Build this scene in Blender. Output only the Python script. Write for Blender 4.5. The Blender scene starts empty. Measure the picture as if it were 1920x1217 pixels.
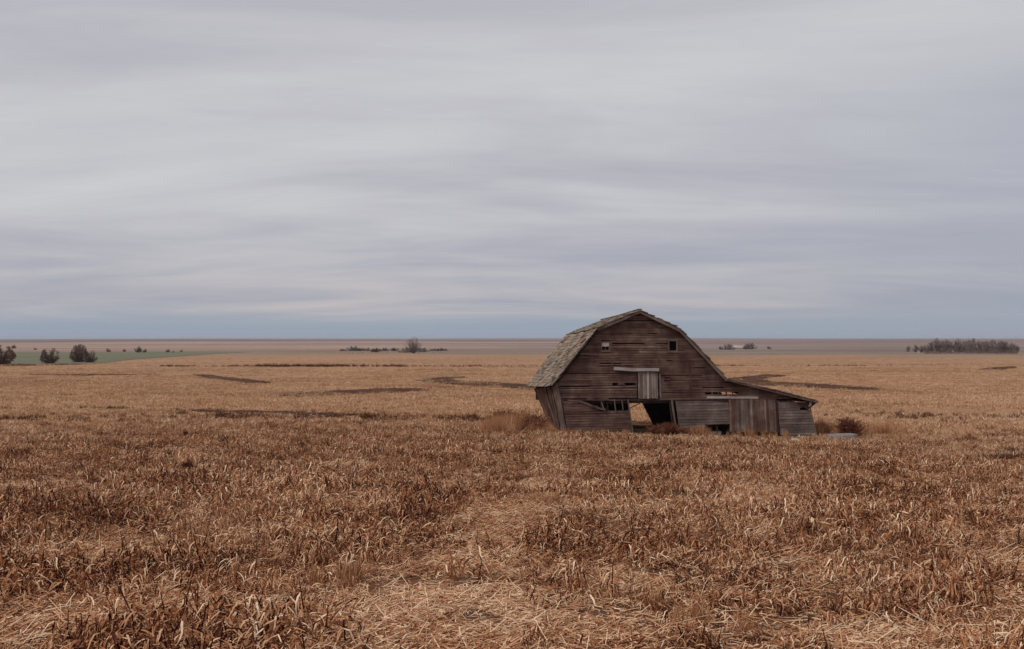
import bpy, bmesh, math, random
import numpy as np
from mathutils import Vector, Matrix

# ------------------------------------------------------------------ camera, sky, sun
S = bpy.context.scene
C = S.collection
F = 2000.0
PITCH = math.atan(27.0 / F)
cam_d = bpy.data.cameras.new('camera'); cam = bpy.data.objects.new('camera', cam_d); C.objects.link(cam)
cam_d.sensor_width = 36.0; cam_d.lens = 36.0 * F / 1920.0
cam_d.clip_start = 0.1; cam_d.clip_end = 30000
cam.location = (0, 0, 0); cam.rotation_euler = (math.pi / 2 + PITCH, 0, 0)
S.camera = cam
S.view_settings.view_transform = 'Standard'; S.view_settings.look = 'None'
S.view_settings.exposure = 0.0; S.view_settings.gamma = 1.0; S.view_settings.use_curve_mapping = False
HAZE = 7e-5
SUN_EL, SUN_AZ = 42.0, -128.0       # azimuth measured clockwise from +Y: behind the camera, to the left

def N(nt, typ, **kw):
    n = nt.nodes.new(typ)
    for k, v in kw.items():
        if k.startswith('i_'):
            key = k[2:]
            n.inputs[int(key) if key.isdigit() else key].default_value = v
        else:
            setattr(n, k, v)
    return n
def ramp(nt, stops, interp='LINEAR'):
    r = nt.nodes.new('ShaderNodeValToRGB'); cr = r.color_ramp; cr.interpolation = interp
    while len(cr.elements) < len(stops): cr.elements.new(0.5)
    for e, (p, c) in zip(cr.elements, stops):
        e.position = p
        e.color = (c[0], c[1], c[2], 1) if hasattr(c, '__len__') else (c, c, c, 1)
    return r
def math_n(nt, op, a, b=None, clamp=False):
    m = nt.nodes.new('ShaderNodeMath'); m.operation = op; m.use_clamp = clamp
    for i, v in enumerate((a, b)):
        if v is None: continue
        if isinstance(v, (int, float)): m.inputs[i].default_value = v
        else: nt.links.new(v, m.inputs[i])
    return m.outputs[0]
def mixc(nt, fac, a, b, blend='MIX'):
    m = nt.nodes.new('ShaderNodeMix'); m.data_type = 'RGBA'; m.blend_type = blend
    for sock, v in ((m.inputs['Factor'], fac), (m.inputs[6], a), (m.inputs[7], b)):
        if isinstance(v, (int, float)): sock.default_value = v
        elif isinstance(v, tuple): sock.default_value = (*v, 1) if len(v) == 3 else v
        else: nt.links.new(v, sock)
    return m.outputs[2]
def smooth(nt, v, a, b):
    m = nt.nodes.new('ShaderNodeMapRange'); m.interpolation_type = 'SMOOTHSTEP'
    nt.links.new(v, m.inputs[0]); m.inputs[1].default_value = a; m.inputs[2].default_value = b
    return m.outputs[0]

W = bpy.data.worlds.new('World'); S.world = W; W.use_nodes = True
nt = W.node_tree; nt.nodes.clear(); L_ = nt.links
sky = N(nt, 'ShaderNodeTexSky', sky_type='NISHITA'); sky.sun_disc = False
sky.sun_elevation = math.radians(SUN_EL); sky.sun_rotation = math.radians(SUN_AZ)
tc = N(nt, 'ShaderNodeTexCoord'); sep = N(nt, 'ShaderNodeSeparateXYZ'); L_.new(tc.outputs['Generated'], sep.inputs[0])
X, Y, Z = sep.outputs
zz = math_n(nt, 'ADD', math_n(nt, 'ABSOLUTE', Z), 0.10)
cu = math_n(nt, 'DIVIDE', X, zz); cv = math_n(nt, 'DIVIDE', Y, zz)
cmb = N(nt, 'ShaderNodeCombineXYZ'); L_.new(cu, cmb.inputs[0]); L_.new(cv, cmb.inputs[1])
def cloud(sx, sy, rot, scale, detail, off, rough=0.5, dist=0.0):
    mp = N(nt, 'ShaderNodeMapping'); mp.inputs['Scale'].default_value = (sx, sy, 1); mp.inputs['Rotation'].default_value = (0, 0, rot)
    mp.inputs['Location'].default_value = (off, off * .7, 0); L_.new(cmb.outputs[0], mp.inputs[0])
    n = N(nt, 'ShaderNodeTexNoise'); n.inputs['Scale'].default_value = scale; n.inputs['Detail'].default_value = detail
    n.inputs['Roughness'].default_value = rough; n.inputs['Distortion'].default_value = dist
    L_.new(mp.outputs[0], n.inputs['Vector']); return n.outputs[0]
c1 = cloud(0.50, 1.0, 0.16, 0.80, 7, 4.3, 0.56, 0.9)
c2 = cloud(0.50, 1.0, 0.12, 2.4, 8, 11.1, 0.60, 0.9)
c3 = cloud(0.55, 1.0, 0.20, 0.33, 2, 7.7)
cs = math_n(nt, 'ADD', math_n(nt, 'MULTIPLY', c1, 0.46), math_n(nt, 'ADD', math_n(nt, 'MULTIPLY', c2, 0.14), math_n(nt, 'MULTIPLY', c3, 0.40)))
cl = smooth(nt, cs, 0.30, 0.62)
colc = ramp(nt, [(0.0, (0.420, 0.422, 0.480)), (0.35, (0.498, 0.490, 0.535)), (0.7, (0.568, 0.565, 0.592)), (1.0, (0.622, 0.625, 0.635))])
L_.new(cl, colc.inputs[0])
low = ramp(nt, [(0.0, (0.325, 0.345, 0.425)), (0.35, (0.375, 0.385, 0.455)), (0.7, (0.450, 0.438, 0.480)), (1.0, (0.53, 0.495, 0.51))])
L_.new(cl, low.inputs[0])
base = mixc(nt, smooth(nt, Z, 0.02, 0.13), low.outputs[0], colc.outputs[0])
band = (0.310, 0.368, 0.452)
bz = math_n(nt, 'ADD', Z, math_n(nt, 'MULTIPLY', math_n(nt, 'SUBTRACT', c1, 0.5), 0.02))
base = mixc(nt, smooth(nt, bz, 0.034, 0.010), base, band)
# thinner cloud to the right of the view: more blue-grey
rgt = math_n(nt, 'MULTIPLY', smooth(nt, math_n(nt, 'ADD', X, math_n(nt, 'MULTIPLY', math_n(nt, 'SUBTRACT', c3, .5), .5)), 0.02, 0.50), smooth(nt, Z, 0.30, 0.17))
base = mixc(nt, math_n(nt, 'MULTIPLY', rgt, 0.62), base, (0.335, 0.365, 0.440))
# Nishita blue shows through a little; strength 0.1 below, cloud values are scaled for it
sc = N(nt, 'ShaderNodeVectorMath', operation='SCALE'); sc.inputs['Scale'].default_value = 10.0; L_.new(base, sc.inputs[0])
fin = mixc(nt, 0.96, sky.outputs[0], sc.outputs[0])
bg = N(nt, 'ShaderNodeBackground'); bg.inputs['Strength'].default_value = 0.1; L_.new(fin, bg.inputs[0])
wo = N(nt, 'ShaderNodeOutputWorld'); L_.new(bg.outputs[0], wo.inputs[0])

sun_d = bpy.data.lights.new('sun', 'SUN'); sun_d.energy = 1.3; sun_d.angle = math.radians(12); sun_d.color = (1.0, 0.95, 0.88)
sun = bpy.data.objects.new('sun', sun_d); C.objects.link(sun)
az = math.radians(SUN_AZ); el = math.radians(SUN_EL)
sd = Vector((math.sin(az) * math.cos(el), math.cos(az) * math.cos(el), math.sin(el)))
sun.rotation_euler = sd.to_track_quat('Z', 'Y').to_euler()

# ------------------------------------------------------------------ terrain
rng = np.random.default_rng(7); random.seed(7)
PR = np.array([0, 8, 20, 35, 52, 75, 100, 200, 400, 700, 1000, 1500, 2500, 4000, 6000, 9000, 14000.])
PZ = np.array([-2.0, -2.4, -3.0, -3.78, -4.60, -4.95, -5.25, -6.5, -8.0, -9.0, -8.7, -8.2, -7.0, -2.5, 1.5, -6., -30.])
def gz(x, y):
    x = np.asarray(x, float); y = np.asarray(y, float)
    r = np.sqrt(x * x + y * y)
    z = np.interp(r, PR, PZ)
    near = np.clip(1 - r / 400, 0, 1)
    z = z + near * (0.05 * np.sin(x * .55 + 1.3 * np.sin(y * .21)) + 0.05 * np.sin(y * .43 + x * .13)) * np.clip(1 - np.exp(-((r - 54) / 8) ** 2), 0.2, 1)
    z = z - 0.024 * np.clip(x, -10, 25) * np.exp(-((r - 54) / 22) ** 2)
    far = np.clip((r - 1500) / 3500, 0, 1)
    a = np.arctan2(x, y)
    z = z + far * (2.2 * np.sin(a * 5 + 1.2) + 1.0 * np.sin(a * 17 + .4))
    return z
def gz1(x, y): return float(gz(x, y))
cp, sp = math.cos(PITCH), math.sin(PITCH)
def ray(px, py):
    up = -(py - 608.5)
    return Vector((px - 960, F * cp - up * sp, F * sp + up * cp)).normalized()
def at(px, py):
    """ground point seen at photo pixel"""
    d = ray(px, py); t = 3.0
    while t < 20000:
        p = d * t
        if p.z < gz1(p.x, p.y):
            lo, hi = t / 1.01, t
            for _ in range(20):
                m = (lo + hi) / 2; p = d * m
                if p.z < gz1(p.x, p.y): hi = m
                else: lo = m
            p = d * hi; return Vector((p.x, p.y, gz1(p.x, p.y)))
        t *= 1.01
    return d * 5000
def proj(x, y, z):
    """world -> photo pixel, numpy"""
    yy = y * cp + z * sp; zz_ = -y * sp + z * cp
    yy = np.maximum(yy, .01)
    return 960 + F * x / yy, 608.5 - F * zz_ / yy
def vnoise(x, y, s, seed=0):
    x = x / s + seed * 17.3; y = y / s + seed * 5.9
    xi = np.floor(x).astype(np.int64); yi = np.floor(y).astype(np.int64); fx = x - xi; fy = y - yi
    fx = fx * fx * (3 - 2 * fx); fy = fy * fy * (3 - 2 * fy)
    def h(a, b):
        v = (a * 374761393 + b * 668265263 + seed * 974711) & 0xffffffff
        v = ((v ^ (v >> 13)) * 1274126177) & 0xffffffff
        return ((v ^ (v >> 16)) & 0xffff) / 65535.0
    return (h(xi, yi) * (1 - fx) + h(xi + 1, yi) * fx) * (1 - fy) + (h(xi, yi + 1) * (1 - fx) + h(xi + 1, yi + 1) * fx) * fy

# ------------------------------------------------------------------ helpers
def tag(o, label=None, cat=None, group=None, kind=None):
    if label: o['label'] = label
    if cat: o['category'] = cat
    if group: o['group'] = group
    if kind: o['kind'] = kind
    return o
def mesh_of(name, verts, faces, tone=None, mat=None):
    me = bpy.data.meshes.new(name); me.from_pydata([tuple(v) for v in verts], [], faces); me.update()
    if tone is not None:
        a = me.attributes.new('tone', 'FLOAT', 'POINT'); a.data.foreach_set('value', np.asarray(tone, dtype=np.float32))
    if mat: me.materials.append(mat)
    return me
def link(name, me, parent=None, loc=None):
    o = bpy.data.objects.new(name, me); C.objects.link(o)
    if parent: o.parent = parent
    if loc is not None: o.location = loc
    return o
def empty(name, loc, rz=0.0):
    o = bpy.data.objects.new(name, None); C.objects.link(o); o.location = loc; o.rotation_euler = (0, 0, rz); o.empty_display_size = .2
    return o
class MB:
    def __init__(s): s.v = []; s.f = []; s.t = []
    def quad8(s, pts, tone=0.5):
        """8 points: bottom ring 0-3, top ring 4-7"""
        b = len(s.v); s.v += [Vector(p) for p in pts]; s.t += [tone] * 8
        s.f += [(b+3, b+2, b+1, b), (b+4, b+5, b+6, b+7), (b, b+1, b+5, b+4), (b+1, b+2, b+6, b+5), (b+2, b+3, b+7, b+6), (b+3, b, b+4, b+7)]
    def box(s, x0, x1, y0, y1, z0, z1, tone=0.5):
        s.quad8([(x0,y0,z0),(x1,y0,z0),(x1,y1,z0),(x0,y1,z0),(x0,y0,z1),(x1,y0,z1),(x1,y1,z1),(x0,y1,z1)], tone)
    def bar(s, a, b, w, h, up=Vector((0, 0, 1)), tone=0.5):
        a = Vector(a); b = Vector(b); d = (b - a).normalized()
        x = d.cross(up)
        if x.length < .01: x = d.cross(Vector((0, 1, 0)))
        x.normalize(); y = x.cross(d).normalized(); x *= w / 2; y *= h / 2
        s.quad8([a-x-y, a+x-y, a+x+y, a-x+y, b-x-y, b+x-y, b+x+y, b-x+y], tone)
    def tube(s, a, b, r0, r1, n=4, tone=0.5):
        a = Vector(a); b = Vector(b); d = b - a
        if d.length < 1e-6: return
        d.normalize(); x = d.orthogonal().normalized(); y = d.cross(x); k = len(s.v)
        for p, r in ((a, r0), (b, r1)):
            for i in range(n):
                q = 2 * math.pi * i / n; s.v.append(p + x * (r * math.cos(q)) + y * (r * math.sin(q))); s.t.append(tone)
        for i in range(n): j = (i + 1) % n; s.f.append((k+i, k+j, k+n+j, k+n+i))
    def ribbon(s, pts, wid, side, tone, fold=0.0):
        k = len(s.v); n = len(pts)
        for i, p in enumerate(pts):
            w = wid[i] if hasattr(wid, '__len__') else wid
            sd_ = side[i] if isinstance(side, list) else side
            s.v += [p - sd_ * w, p + sd_ * w]; s.t += [tone, tone]
        for i in range(n - 1): s.f.append((k+2*i, k+2*i+1, k+2*i+3, k+2*i+2))
    def mesh(s, name, mat=None): return mesh_of(name, s.v, s.f, s.t, mat)
    def build(s, name, mat, parent=None, loc=None): return link(name, s.mesh(name, mat), parent, loc)

# ------------------------------------------------------------------ materials
def new_mat(name, rough=0.9):
    m = bpy.data.materials.new(name); m.use_nodes = True; t = m.node_tree
    b = t.nodes['Principled BSDF']; b.inputs['Roughness'].default_value = rough
    b.inputs['Specular IOR Level'].default_value = 0.0
    return m, t, b
def wood(name, stops, axis, streak=0.5, bump=0.4, rnd=0.22):
    """weathered wood: grain runs along axis of the board's object coordinates, each board its own tone"""
    m, t, b = new_mat(name, 0.92)
    tcn = N(t, 'ShaderNodeTexCoord'); oi = N(t, 'ShaderNodeObjectInfo'); at_ = N(t, 'ShaderNodeAttribute', attribute_name='tone')
    mp = N(t, 'ShaderNodeMapping'); scl = {'x': (.9, 17, 17), 'y': (22, 1.2, 22), 'z': (22, 22, 1.2)}[axis]
    mp.inputs['Scale'].default_value = scl; t.links.new(tcn.outputs['Object'], mp.inputs[0])
    off = N(t, 'ShaderNodeVectorMath', operation='ADD'); sc_ = N(t, 'ShaderNodeVectorMath', operation='SCALE'); sc_.inputs[0].default_value = (31, 17, 23)
    t.links.new(oi.outputs['Random'], sc_.inputs['Scale']); t.links.new(mp.outputs[0], off.inputs[0]); t.links.new(sc_.outputs[0], off.inputs[1])
    n1 = N(t, 'ShaderNodeTexNoise'); n1.inputs['Scale'].default_value = 1.0; n1.inputs['Detail'].default_value = 5; n1.inputs['Roughness'].default_value = .65
    t.links.new(off.outputs[0], n1.inputs['Vector'])
    geo = N(t, 'ShaderNodeNewGeometry'); n2 = N(t, 'ShaderNodeTexNoise'); n2.inputs['Scale'].default_value = 1.3; n2.inputs['Detail'].default_value = 7; n2.inputs['Roughness'].default_value = .62
    t.links.new(geo.outputs['Position'], n2.inputs['Vector'])
    r1 = math_n(t, 'FRACT', math_n(t, 'ADD', oi.outputs['Random'], at_.outputs['Fac']))
    f = math_n(t, 'ADD', math_n(t, 'MULTIPLY', math_n(t, 'ADD', r1, .4), rnd), math_n(t, 'ADD', math_n(t, 'MULTIPLY', math_n(t, 'SUBTRACT', n1.outputs[0], .5), streak * 1.9), math_n(t, 'MULTIPLY', math_n(t, 'SUBTRACT', n2.outputs[0], .5), 1.5)))
    f = math_n(t, 'ADD', f, 0.28, clamp=True)
    r = ramp(t, stops); t.links.new(f, r.inputs[0])
    t.links.new(r.outputs[0], b.inputs['Base Color'])
    bp = N(t, 'ShaderNodeBump'); bp.inputs['Strength'].default_value = bump; bp.inputs['Distance'].default_value = .01
    t.links.new(n1.outputs[0], bp.inputs['Height']); t.links.new(bp.outputs[0], b.inputs['Normal'])
    return m
BROWN = [(0, (.038, .020, .019)), (.3, (.084, .045, .039)), (.55, (.128, .075, .062)), (.8, (.185, .120, .097)), (1, (.29, .205, .165))]
GREYS = [(0, (.060, .042, .037)), (.35, (.125, .092, .078)), (.7, (.195, .150, .128)), (1, (.33, .27, .235))]
GREYG = [(0, (.060, .040, .036)), (.35, (.118, .084, .073)), (.7, (.185, .138, .120)), (1, (.29, .23, .20))]
LGREY = [(0, (.22, .18, .165)), (.5, (.42, .36, .33)), (1, (.60, .53, .50))]
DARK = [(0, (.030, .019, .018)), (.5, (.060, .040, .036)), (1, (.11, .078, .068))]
SHN = [(0, (.070, .048, .037)), (.3, (.150, .110, .084)), (.6, (.230, .176, .137)), (1, (.38, .305, .245))]
M = dict(shingle=wood('cedar_shingle', SHN, 'y', .35, .3, .45), siding=wood('brown_weathered_siding', BROWN, 'x', .55, .5, .28), grey=wood('grey_weathered_siding', GREYG, 'x', .55, .5, .28),
         vert=wood('weathered_upright_boards', BROWN, 'z', .5, .4, .4), vgrey=wood('grey_upright_boards', GREYS, 'z', .5, .4, .4),
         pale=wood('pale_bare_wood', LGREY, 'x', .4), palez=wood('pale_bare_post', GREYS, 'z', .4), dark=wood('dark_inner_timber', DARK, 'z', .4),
         trim=wood('grey_trim', GREYS, 'x', .35))
def plain(name, a, b_, scale=3.0, rough=.9, bump=.3):
    m, t, b = new_mat(name, rough)
    tcn = N(t, 'ShaderNodeTexCoord'); n = N(t, 'ShaderNodeTexNoise'); n.inputs['Scale'].default_value = scale; n.inputs['Detail'].default_value = 6; n.inputs['Roughness'].default_value = .65
    t.links.new(tcn.outputs['Object'], n.inputs['Vector'])
    r = ramp(t, [(.3, a), (.7, b_)]); t.links.new(n.outputs[0], r.inputs[0]); t.links.new(r.outputs[0], b.inputs['Base Color'])
    bp = N(t, 'ShaderNodeBump'); bp.inputs['Strength'].default_value = bump; bp.inputs['Distance'].default_value = .03
    t.links.new(n.outputs[0], bp.inputs['Height']); t.links.new(bp.outputs[0], b.inputs['Normal'])
    return m
M['stone'] = plain('pale_stone', (.40, .36, .33), (.62, .57, .52), 4)
M['concrete'] = plain('grey_concrete', (.18, .155, .145), (.36, .32, .30), 7)
M['glass_rag'] = plain('faded_blind', (.40, .34, .31), (.62, .56, .52), 8)
M['soil'] = plain('bare_soil', (.060, .032, .024), (.18, .098, .064), .4)
M['green'] = plain('winter_wheat', (.165, .170, .115), (.225, .210, .145), .02)
def crop_mat(name, stops, inst=.35, world=.5, wscale=.22):
    m, t, b = new_mat(name, .85)
    at_ = N(t, 'ShaderNodeAttribute', attribute_name='tone'); oi = N(t, 'ShaderNodeObjectInfo'); geo = N(t, 'ShaderNodeNewGeometry')
    n = N(t, 'ShaderNodeTexNoise'); n.inputs['Scale'].default_value = wscale; n.inputs['Detail'].default_value = 5; n.inputs['Roughness'].default_value = .6
    t.links.new(geo.outputs['Position'], n.inputs['Vector'])
    f = math_n(t, 'ADD', at_.outputs['Fac'], math_n(t, 'ADD', math_n(t, 'MULTIPLY', math_n(t, 'SUBTRACT', oi.outputs['Random'], .5), inst), math_n(t, 'MULTIPLY', math_n(t, 'SUBTRACT', n.outputs[0], .5), world)), clamp=True)
    r = ramp(t, stops); t.links.new(f, r.inputs[0]); t.links.new(r.outputs[0], b.inputs['Base Color'])
    return m
CROP = [(0, (.028, .009, .008)), (.21, (.105, .033, .020)), (.41, (.37, .142, .065)), (.67, (.65, .345, .182)), (1, (.95, .71, .48))]
FARC = [(0, (.14, .066, .036)), (.3, (.34, .182, .100)), (.55, (.51, .303, .172)), (.8, (.66, .43, .27)), (1, (.80, .58, .41))]
WEED = [(0, (.028, .012, .010)), (.4, (.095, .038, .024)), (.75, (.19, .08, .042)), (1, (.32, .155, .08))]
M['crop'] = crop_mat('dry_crop_leaves', CROP, .30, .95, .35); M['farcrop'] = crop_mat('cut_stubble', FARC, .3, .95, .045)
M['weed'] = crop_mat('dark_dry_weed', WEED, .3, .3, .5)
M['fluff'] = crop_mat('dry_orange_grass', [(0, (.16, .055, .028)), (.5, (.46, .21, .10)), (1, (.72, .44, .26))], .3, .3, .5)
def tree_mat(name, a, b_):
    m, t, b = new_mat(name, .95)
    at_ = N(t, 'ShaderNodeAttribute', attribute_name='tone'); oi = N(t, 'ShaderNodeObjectInfo')
    f = math_n(t, 'ADD', at_.outputs['Fac'], math_n(t, 'MULTIPLY', math_n(t, 'SUBTRACT', oi.outputs['Random'], .5), .3), clamp=True)
    r = ramp(t, [(0, a), (1, b_)]); t.links.new(f, r.inputs[0]); t.links.new(r.outputs[0], b.inputs['Base Color']); return m
M['bush'] = tree_mat('bare_purple_brown_twigs', (.090, .058, .048), (.30, .195, .145))
M['far_tree'] = tree_mat('bare_grey_twigs', (.12, .092, .090), (.33, .255, .225))
M['pale_twig'] = tree_mat('haze_paled_twigs', (.15, .12, .112), (.36, .29, .255))  # twig colour lightened to soften the far shrubs as haze would
M['bark'] = tree_mat('grey_bark', (.11, .085, .075), (.20, .16, .14))

# ------------------------------------------------------------------ ground sheet
def lin(c): return [((v / 255) / 12.92 if v < 10 else (((v / 255) + .055) / 1.055) ** 2.4) for v in c]
def in_poly(px, py, poly):
    ins = np.zeros(px.shape, bool); n = len(poly)
    for i in range(n):
        x0, y0 = poly[i]; x1, y1 = poly[(i + 1) % n]
        c = ((y0 > py) != (y1 > py)) & (px < (x1 - x0) * (py - y0) / ((y1 - y0) if y1 != y0 else 1e-9) + x0)
        ins ^= c
    return ins
def world_poly(pix):
    out = []
    for a, b in zip(pix, pix[1:] + pix[:1]):
        for k in range(4):
            t = k / 4; p = at(a[0] + (b[0] - a[0]) * t, a[1] + (b[1] - a[1]) * t); out.append((p.x, p.y))
    return out
# pieces of the field lying bare and dark (drainage hollows), drawn as outlines on the ground
HOLLOW = [
    [(362,702),(400,704),(440,709),(500,715),(508,720),(470,719),(430,715),(385,709)],
    [(525,742),(560,736),(640,732),(720,729),(785,728),(800,732),(740,737),(640,741),(560,744)],
    [(780,713),(820,708),(870,706),(872,709),(845,713),(900,716),(980,720),(1010,722),(1010,730),(940,727),(860,722),(800,717)],
    [(1330,716),(1380,708),(1440,702),(1480,704),(1430,711),(1450,716),(1540,720),(1640,727),(1650,733),(1560,729),(1440,723),(1380,722)],
    [(1830,693),(1860,689),(1900,687),(1908,690),(1870,694)],
    [(40,702),(160,701),(310,702),(160,704.5)],
    [(320,768),(450,770),(600,774),(700,779),(640,782),(480,777),(350,772)],
    [(1840,858),(1875,846),(1935,842),(1940,858),(1890,864)],
]
HW = [world_poly(p) for p in HOLLOW]
GREEN = world_poly([(-260,660.5),(0,661),(150,661),(330,660),(470,660.5),(400,664),(330,669),(250,674),(190,681),(100,683),(0,684),(-260,686)])
nr = 340; na = 300
rr = np.concatenate([[0.5], np.geomspace(2.0, 14000, nr - 1)])
aa = np.concatenate([np.linspace(-.62, .62, 200, endpoint=False), np.linspace(.62, 2 * math.pi - .62, na - 200, endpoint=False)])
A_, R_ = np.meshgrid(aa, rr); gx = R_ * np.sin(A_); gy = R_ * np.cos(A_); gzv = gz(gx, gy)
verts = np.stack([gx, gy, gzv], -1).reshape(-1, 3)
faces = []
for i in range(nr - 1):
    for j in range(na):
        j2 = (j + 1) % na; faces.append((i*na+j, i*na+j2, (i+1)*na+j2, (i+1)*na+j))
faces.append(tuple(range(na)))
gme = bpy.data.meshes.new('ground'); gme.from_pydata(verts.tolist(), [], faces); gme.update()
xx, yy_ = gx.ravel(), gy.ravel(); rv = np.hypot(xx, yy_); an = np.arctan2(xx, yy_)
# colour of what grows or lies in each field, by distance from the near edge; fields differ left and right; far tones lightened to look hazy
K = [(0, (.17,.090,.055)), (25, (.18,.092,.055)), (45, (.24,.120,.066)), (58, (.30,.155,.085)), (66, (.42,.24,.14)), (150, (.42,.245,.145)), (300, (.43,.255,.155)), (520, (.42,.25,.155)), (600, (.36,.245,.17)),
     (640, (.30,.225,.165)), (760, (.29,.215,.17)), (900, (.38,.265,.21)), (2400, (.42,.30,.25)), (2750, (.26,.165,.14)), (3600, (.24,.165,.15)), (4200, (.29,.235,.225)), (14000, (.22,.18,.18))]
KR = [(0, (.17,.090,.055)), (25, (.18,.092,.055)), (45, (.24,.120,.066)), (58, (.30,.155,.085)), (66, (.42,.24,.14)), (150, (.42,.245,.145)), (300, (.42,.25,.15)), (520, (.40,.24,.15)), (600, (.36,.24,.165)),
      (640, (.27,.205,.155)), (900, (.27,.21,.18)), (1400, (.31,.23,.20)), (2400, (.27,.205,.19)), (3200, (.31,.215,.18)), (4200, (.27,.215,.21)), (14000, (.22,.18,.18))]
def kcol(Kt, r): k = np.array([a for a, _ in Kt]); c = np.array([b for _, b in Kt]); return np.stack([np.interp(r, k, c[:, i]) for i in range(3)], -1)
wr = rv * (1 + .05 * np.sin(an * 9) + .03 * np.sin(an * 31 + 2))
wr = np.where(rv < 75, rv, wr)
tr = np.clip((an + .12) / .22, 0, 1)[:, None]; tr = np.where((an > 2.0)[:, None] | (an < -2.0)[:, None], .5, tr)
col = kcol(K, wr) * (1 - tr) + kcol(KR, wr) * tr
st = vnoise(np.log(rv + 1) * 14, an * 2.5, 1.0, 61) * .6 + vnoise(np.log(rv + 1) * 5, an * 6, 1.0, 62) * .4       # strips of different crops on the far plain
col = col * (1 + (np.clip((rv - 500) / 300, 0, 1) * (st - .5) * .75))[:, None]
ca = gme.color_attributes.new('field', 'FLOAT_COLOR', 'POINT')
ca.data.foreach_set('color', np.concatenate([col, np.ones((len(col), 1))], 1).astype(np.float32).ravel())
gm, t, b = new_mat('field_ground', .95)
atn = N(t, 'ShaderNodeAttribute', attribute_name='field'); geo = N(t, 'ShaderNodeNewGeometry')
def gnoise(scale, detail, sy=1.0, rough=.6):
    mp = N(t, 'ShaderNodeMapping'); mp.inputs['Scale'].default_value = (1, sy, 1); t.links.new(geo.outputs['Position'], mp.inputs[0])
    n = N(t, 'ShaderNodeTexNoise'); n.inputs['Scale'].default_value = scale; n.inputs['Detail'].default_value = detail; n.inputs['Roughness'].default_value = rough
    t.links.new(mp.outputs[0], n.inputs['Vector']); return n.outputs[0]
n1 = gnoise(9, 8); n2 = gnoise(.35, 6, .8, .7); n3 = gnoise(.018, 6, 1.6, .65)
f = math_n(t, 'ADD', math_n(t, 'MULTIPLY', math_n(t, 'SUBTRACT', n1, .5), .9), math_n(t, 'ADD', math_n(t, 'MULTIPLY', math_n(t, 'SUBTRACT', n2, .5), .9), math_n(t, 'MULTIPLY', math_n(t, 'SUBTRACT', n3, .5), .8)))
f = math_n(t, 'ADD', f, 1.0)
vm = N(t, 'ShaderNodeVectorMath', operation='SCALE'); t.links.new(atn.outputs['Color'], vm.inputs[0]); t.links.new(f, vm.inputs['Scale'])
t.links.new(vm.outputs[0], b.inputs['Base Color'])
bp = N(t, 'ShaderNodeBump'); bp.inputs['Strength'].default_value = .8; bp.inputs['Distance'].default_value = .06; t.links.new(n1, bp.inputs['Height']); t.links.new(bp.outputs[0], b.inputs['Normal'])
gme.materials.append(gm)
for p in gme.polygons: p.use_smooth = True
tag(link('ground', gme), 'wide dry stubble field running to the flat horizon', None, None, 'structure')

def sheet(name, poly, lift, mat, label, ragged=0.0, sub=3):
    """a thin sheet of soil or crop following the ground, ragged outline"""
    bm = bmesh.new(); n = len(poly); cx = sum(p[0] for p in poly) / n; 
    pts = []
    for i in range(n):
        a = poly[i]; c = poly[(i + 1) % n]
        for k in range(sub):
            q = k / sub; x = a[0] + (c[0] - a[0]) * q; y = a[1] + (c[1] - a[1]) * q
            j = ragged * (random.random() - .5); pts.append((x + j, y + 1.6 * ragged * (random.random() - .5)))
    vs = [bm.verts.new((x, y, gz1(x, y) + lift)) for x, y in pts]
    f_ = bm.faces.new(vs); bmesh.ops.triangulate(bm, faces=[f_], ngon_method='BEAUTY')
    for _ in range(2): bmesh.ops.subdivide_edges(bm, edges=[e for e in bm.edges if e.calc_length() > 6], cuts=1); bmesh.ops.triangulate(bm, faces=[f2 for f2 in bm.faces if len(f2.verts) > 3])
    for v in bm.verts: v.co.z = gz1(v.co.x, v.co.y) + lift
    bmesh.ops.recalc_face_normals(bm, faces=bm.faces)
    me = bpy.data.meshes.new(name); bm.to_mesh(me); bm.free(); me.materials.append(mat)
    return tag(link(name, me), label, None, None, 'structure')
sheet('green_field', GREEN, .10, M['green'], 'green strip of young crop behind the bushes at far left', 3.0, 5)
for i, p in enumerate(HW): sheet('bare_soil_patch', p, .035 if i < 7 else .03, M['soil'], 'dark bare drainage hollow winding through the stubble', 1.3 if i < 7 else .5, 5)

# ------------------------------------------------------------------ the barn
ANG = math.radians(9.0)
u_ = Vector((math.cos(ANG), math.sin(ANG), 0)); v_ = Vector((-math.sin(ANG), math.cos(ANG), 0))
d0 = ray(1058, 810); A0 = d0 * (53.0 / d0.y)
def LP(px, py, depth=0.0):
    d = ray(px, py); t_ = (A0.dot(v_) + depth) / d.dot(v_); P = d * t_ - A0
    return Vector((P.dot(u_), depth, P.z))
barn = empty('barn', A0, ANG)
tag(barn, 'weathered brown wooden barn with gambrel roof leaning and collapsing in the field', 'barn')
def sz(px, py): p = LP(px, py); return (p.x, p.z)
def interval(poly, z):
    xs = []
    n = len(poly)
    for i in range(n):
        (x0, z0), (x1, z1) = poly[i], poly[(i + 1) % n]
        if (z0 > z) != (z1 > z): xs.append(x0 + (x1 - x0) * (z - z0) / (z1 - z0))
    return (min(xs), max(xs)) if len(xs) >= 2 else None
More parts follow.
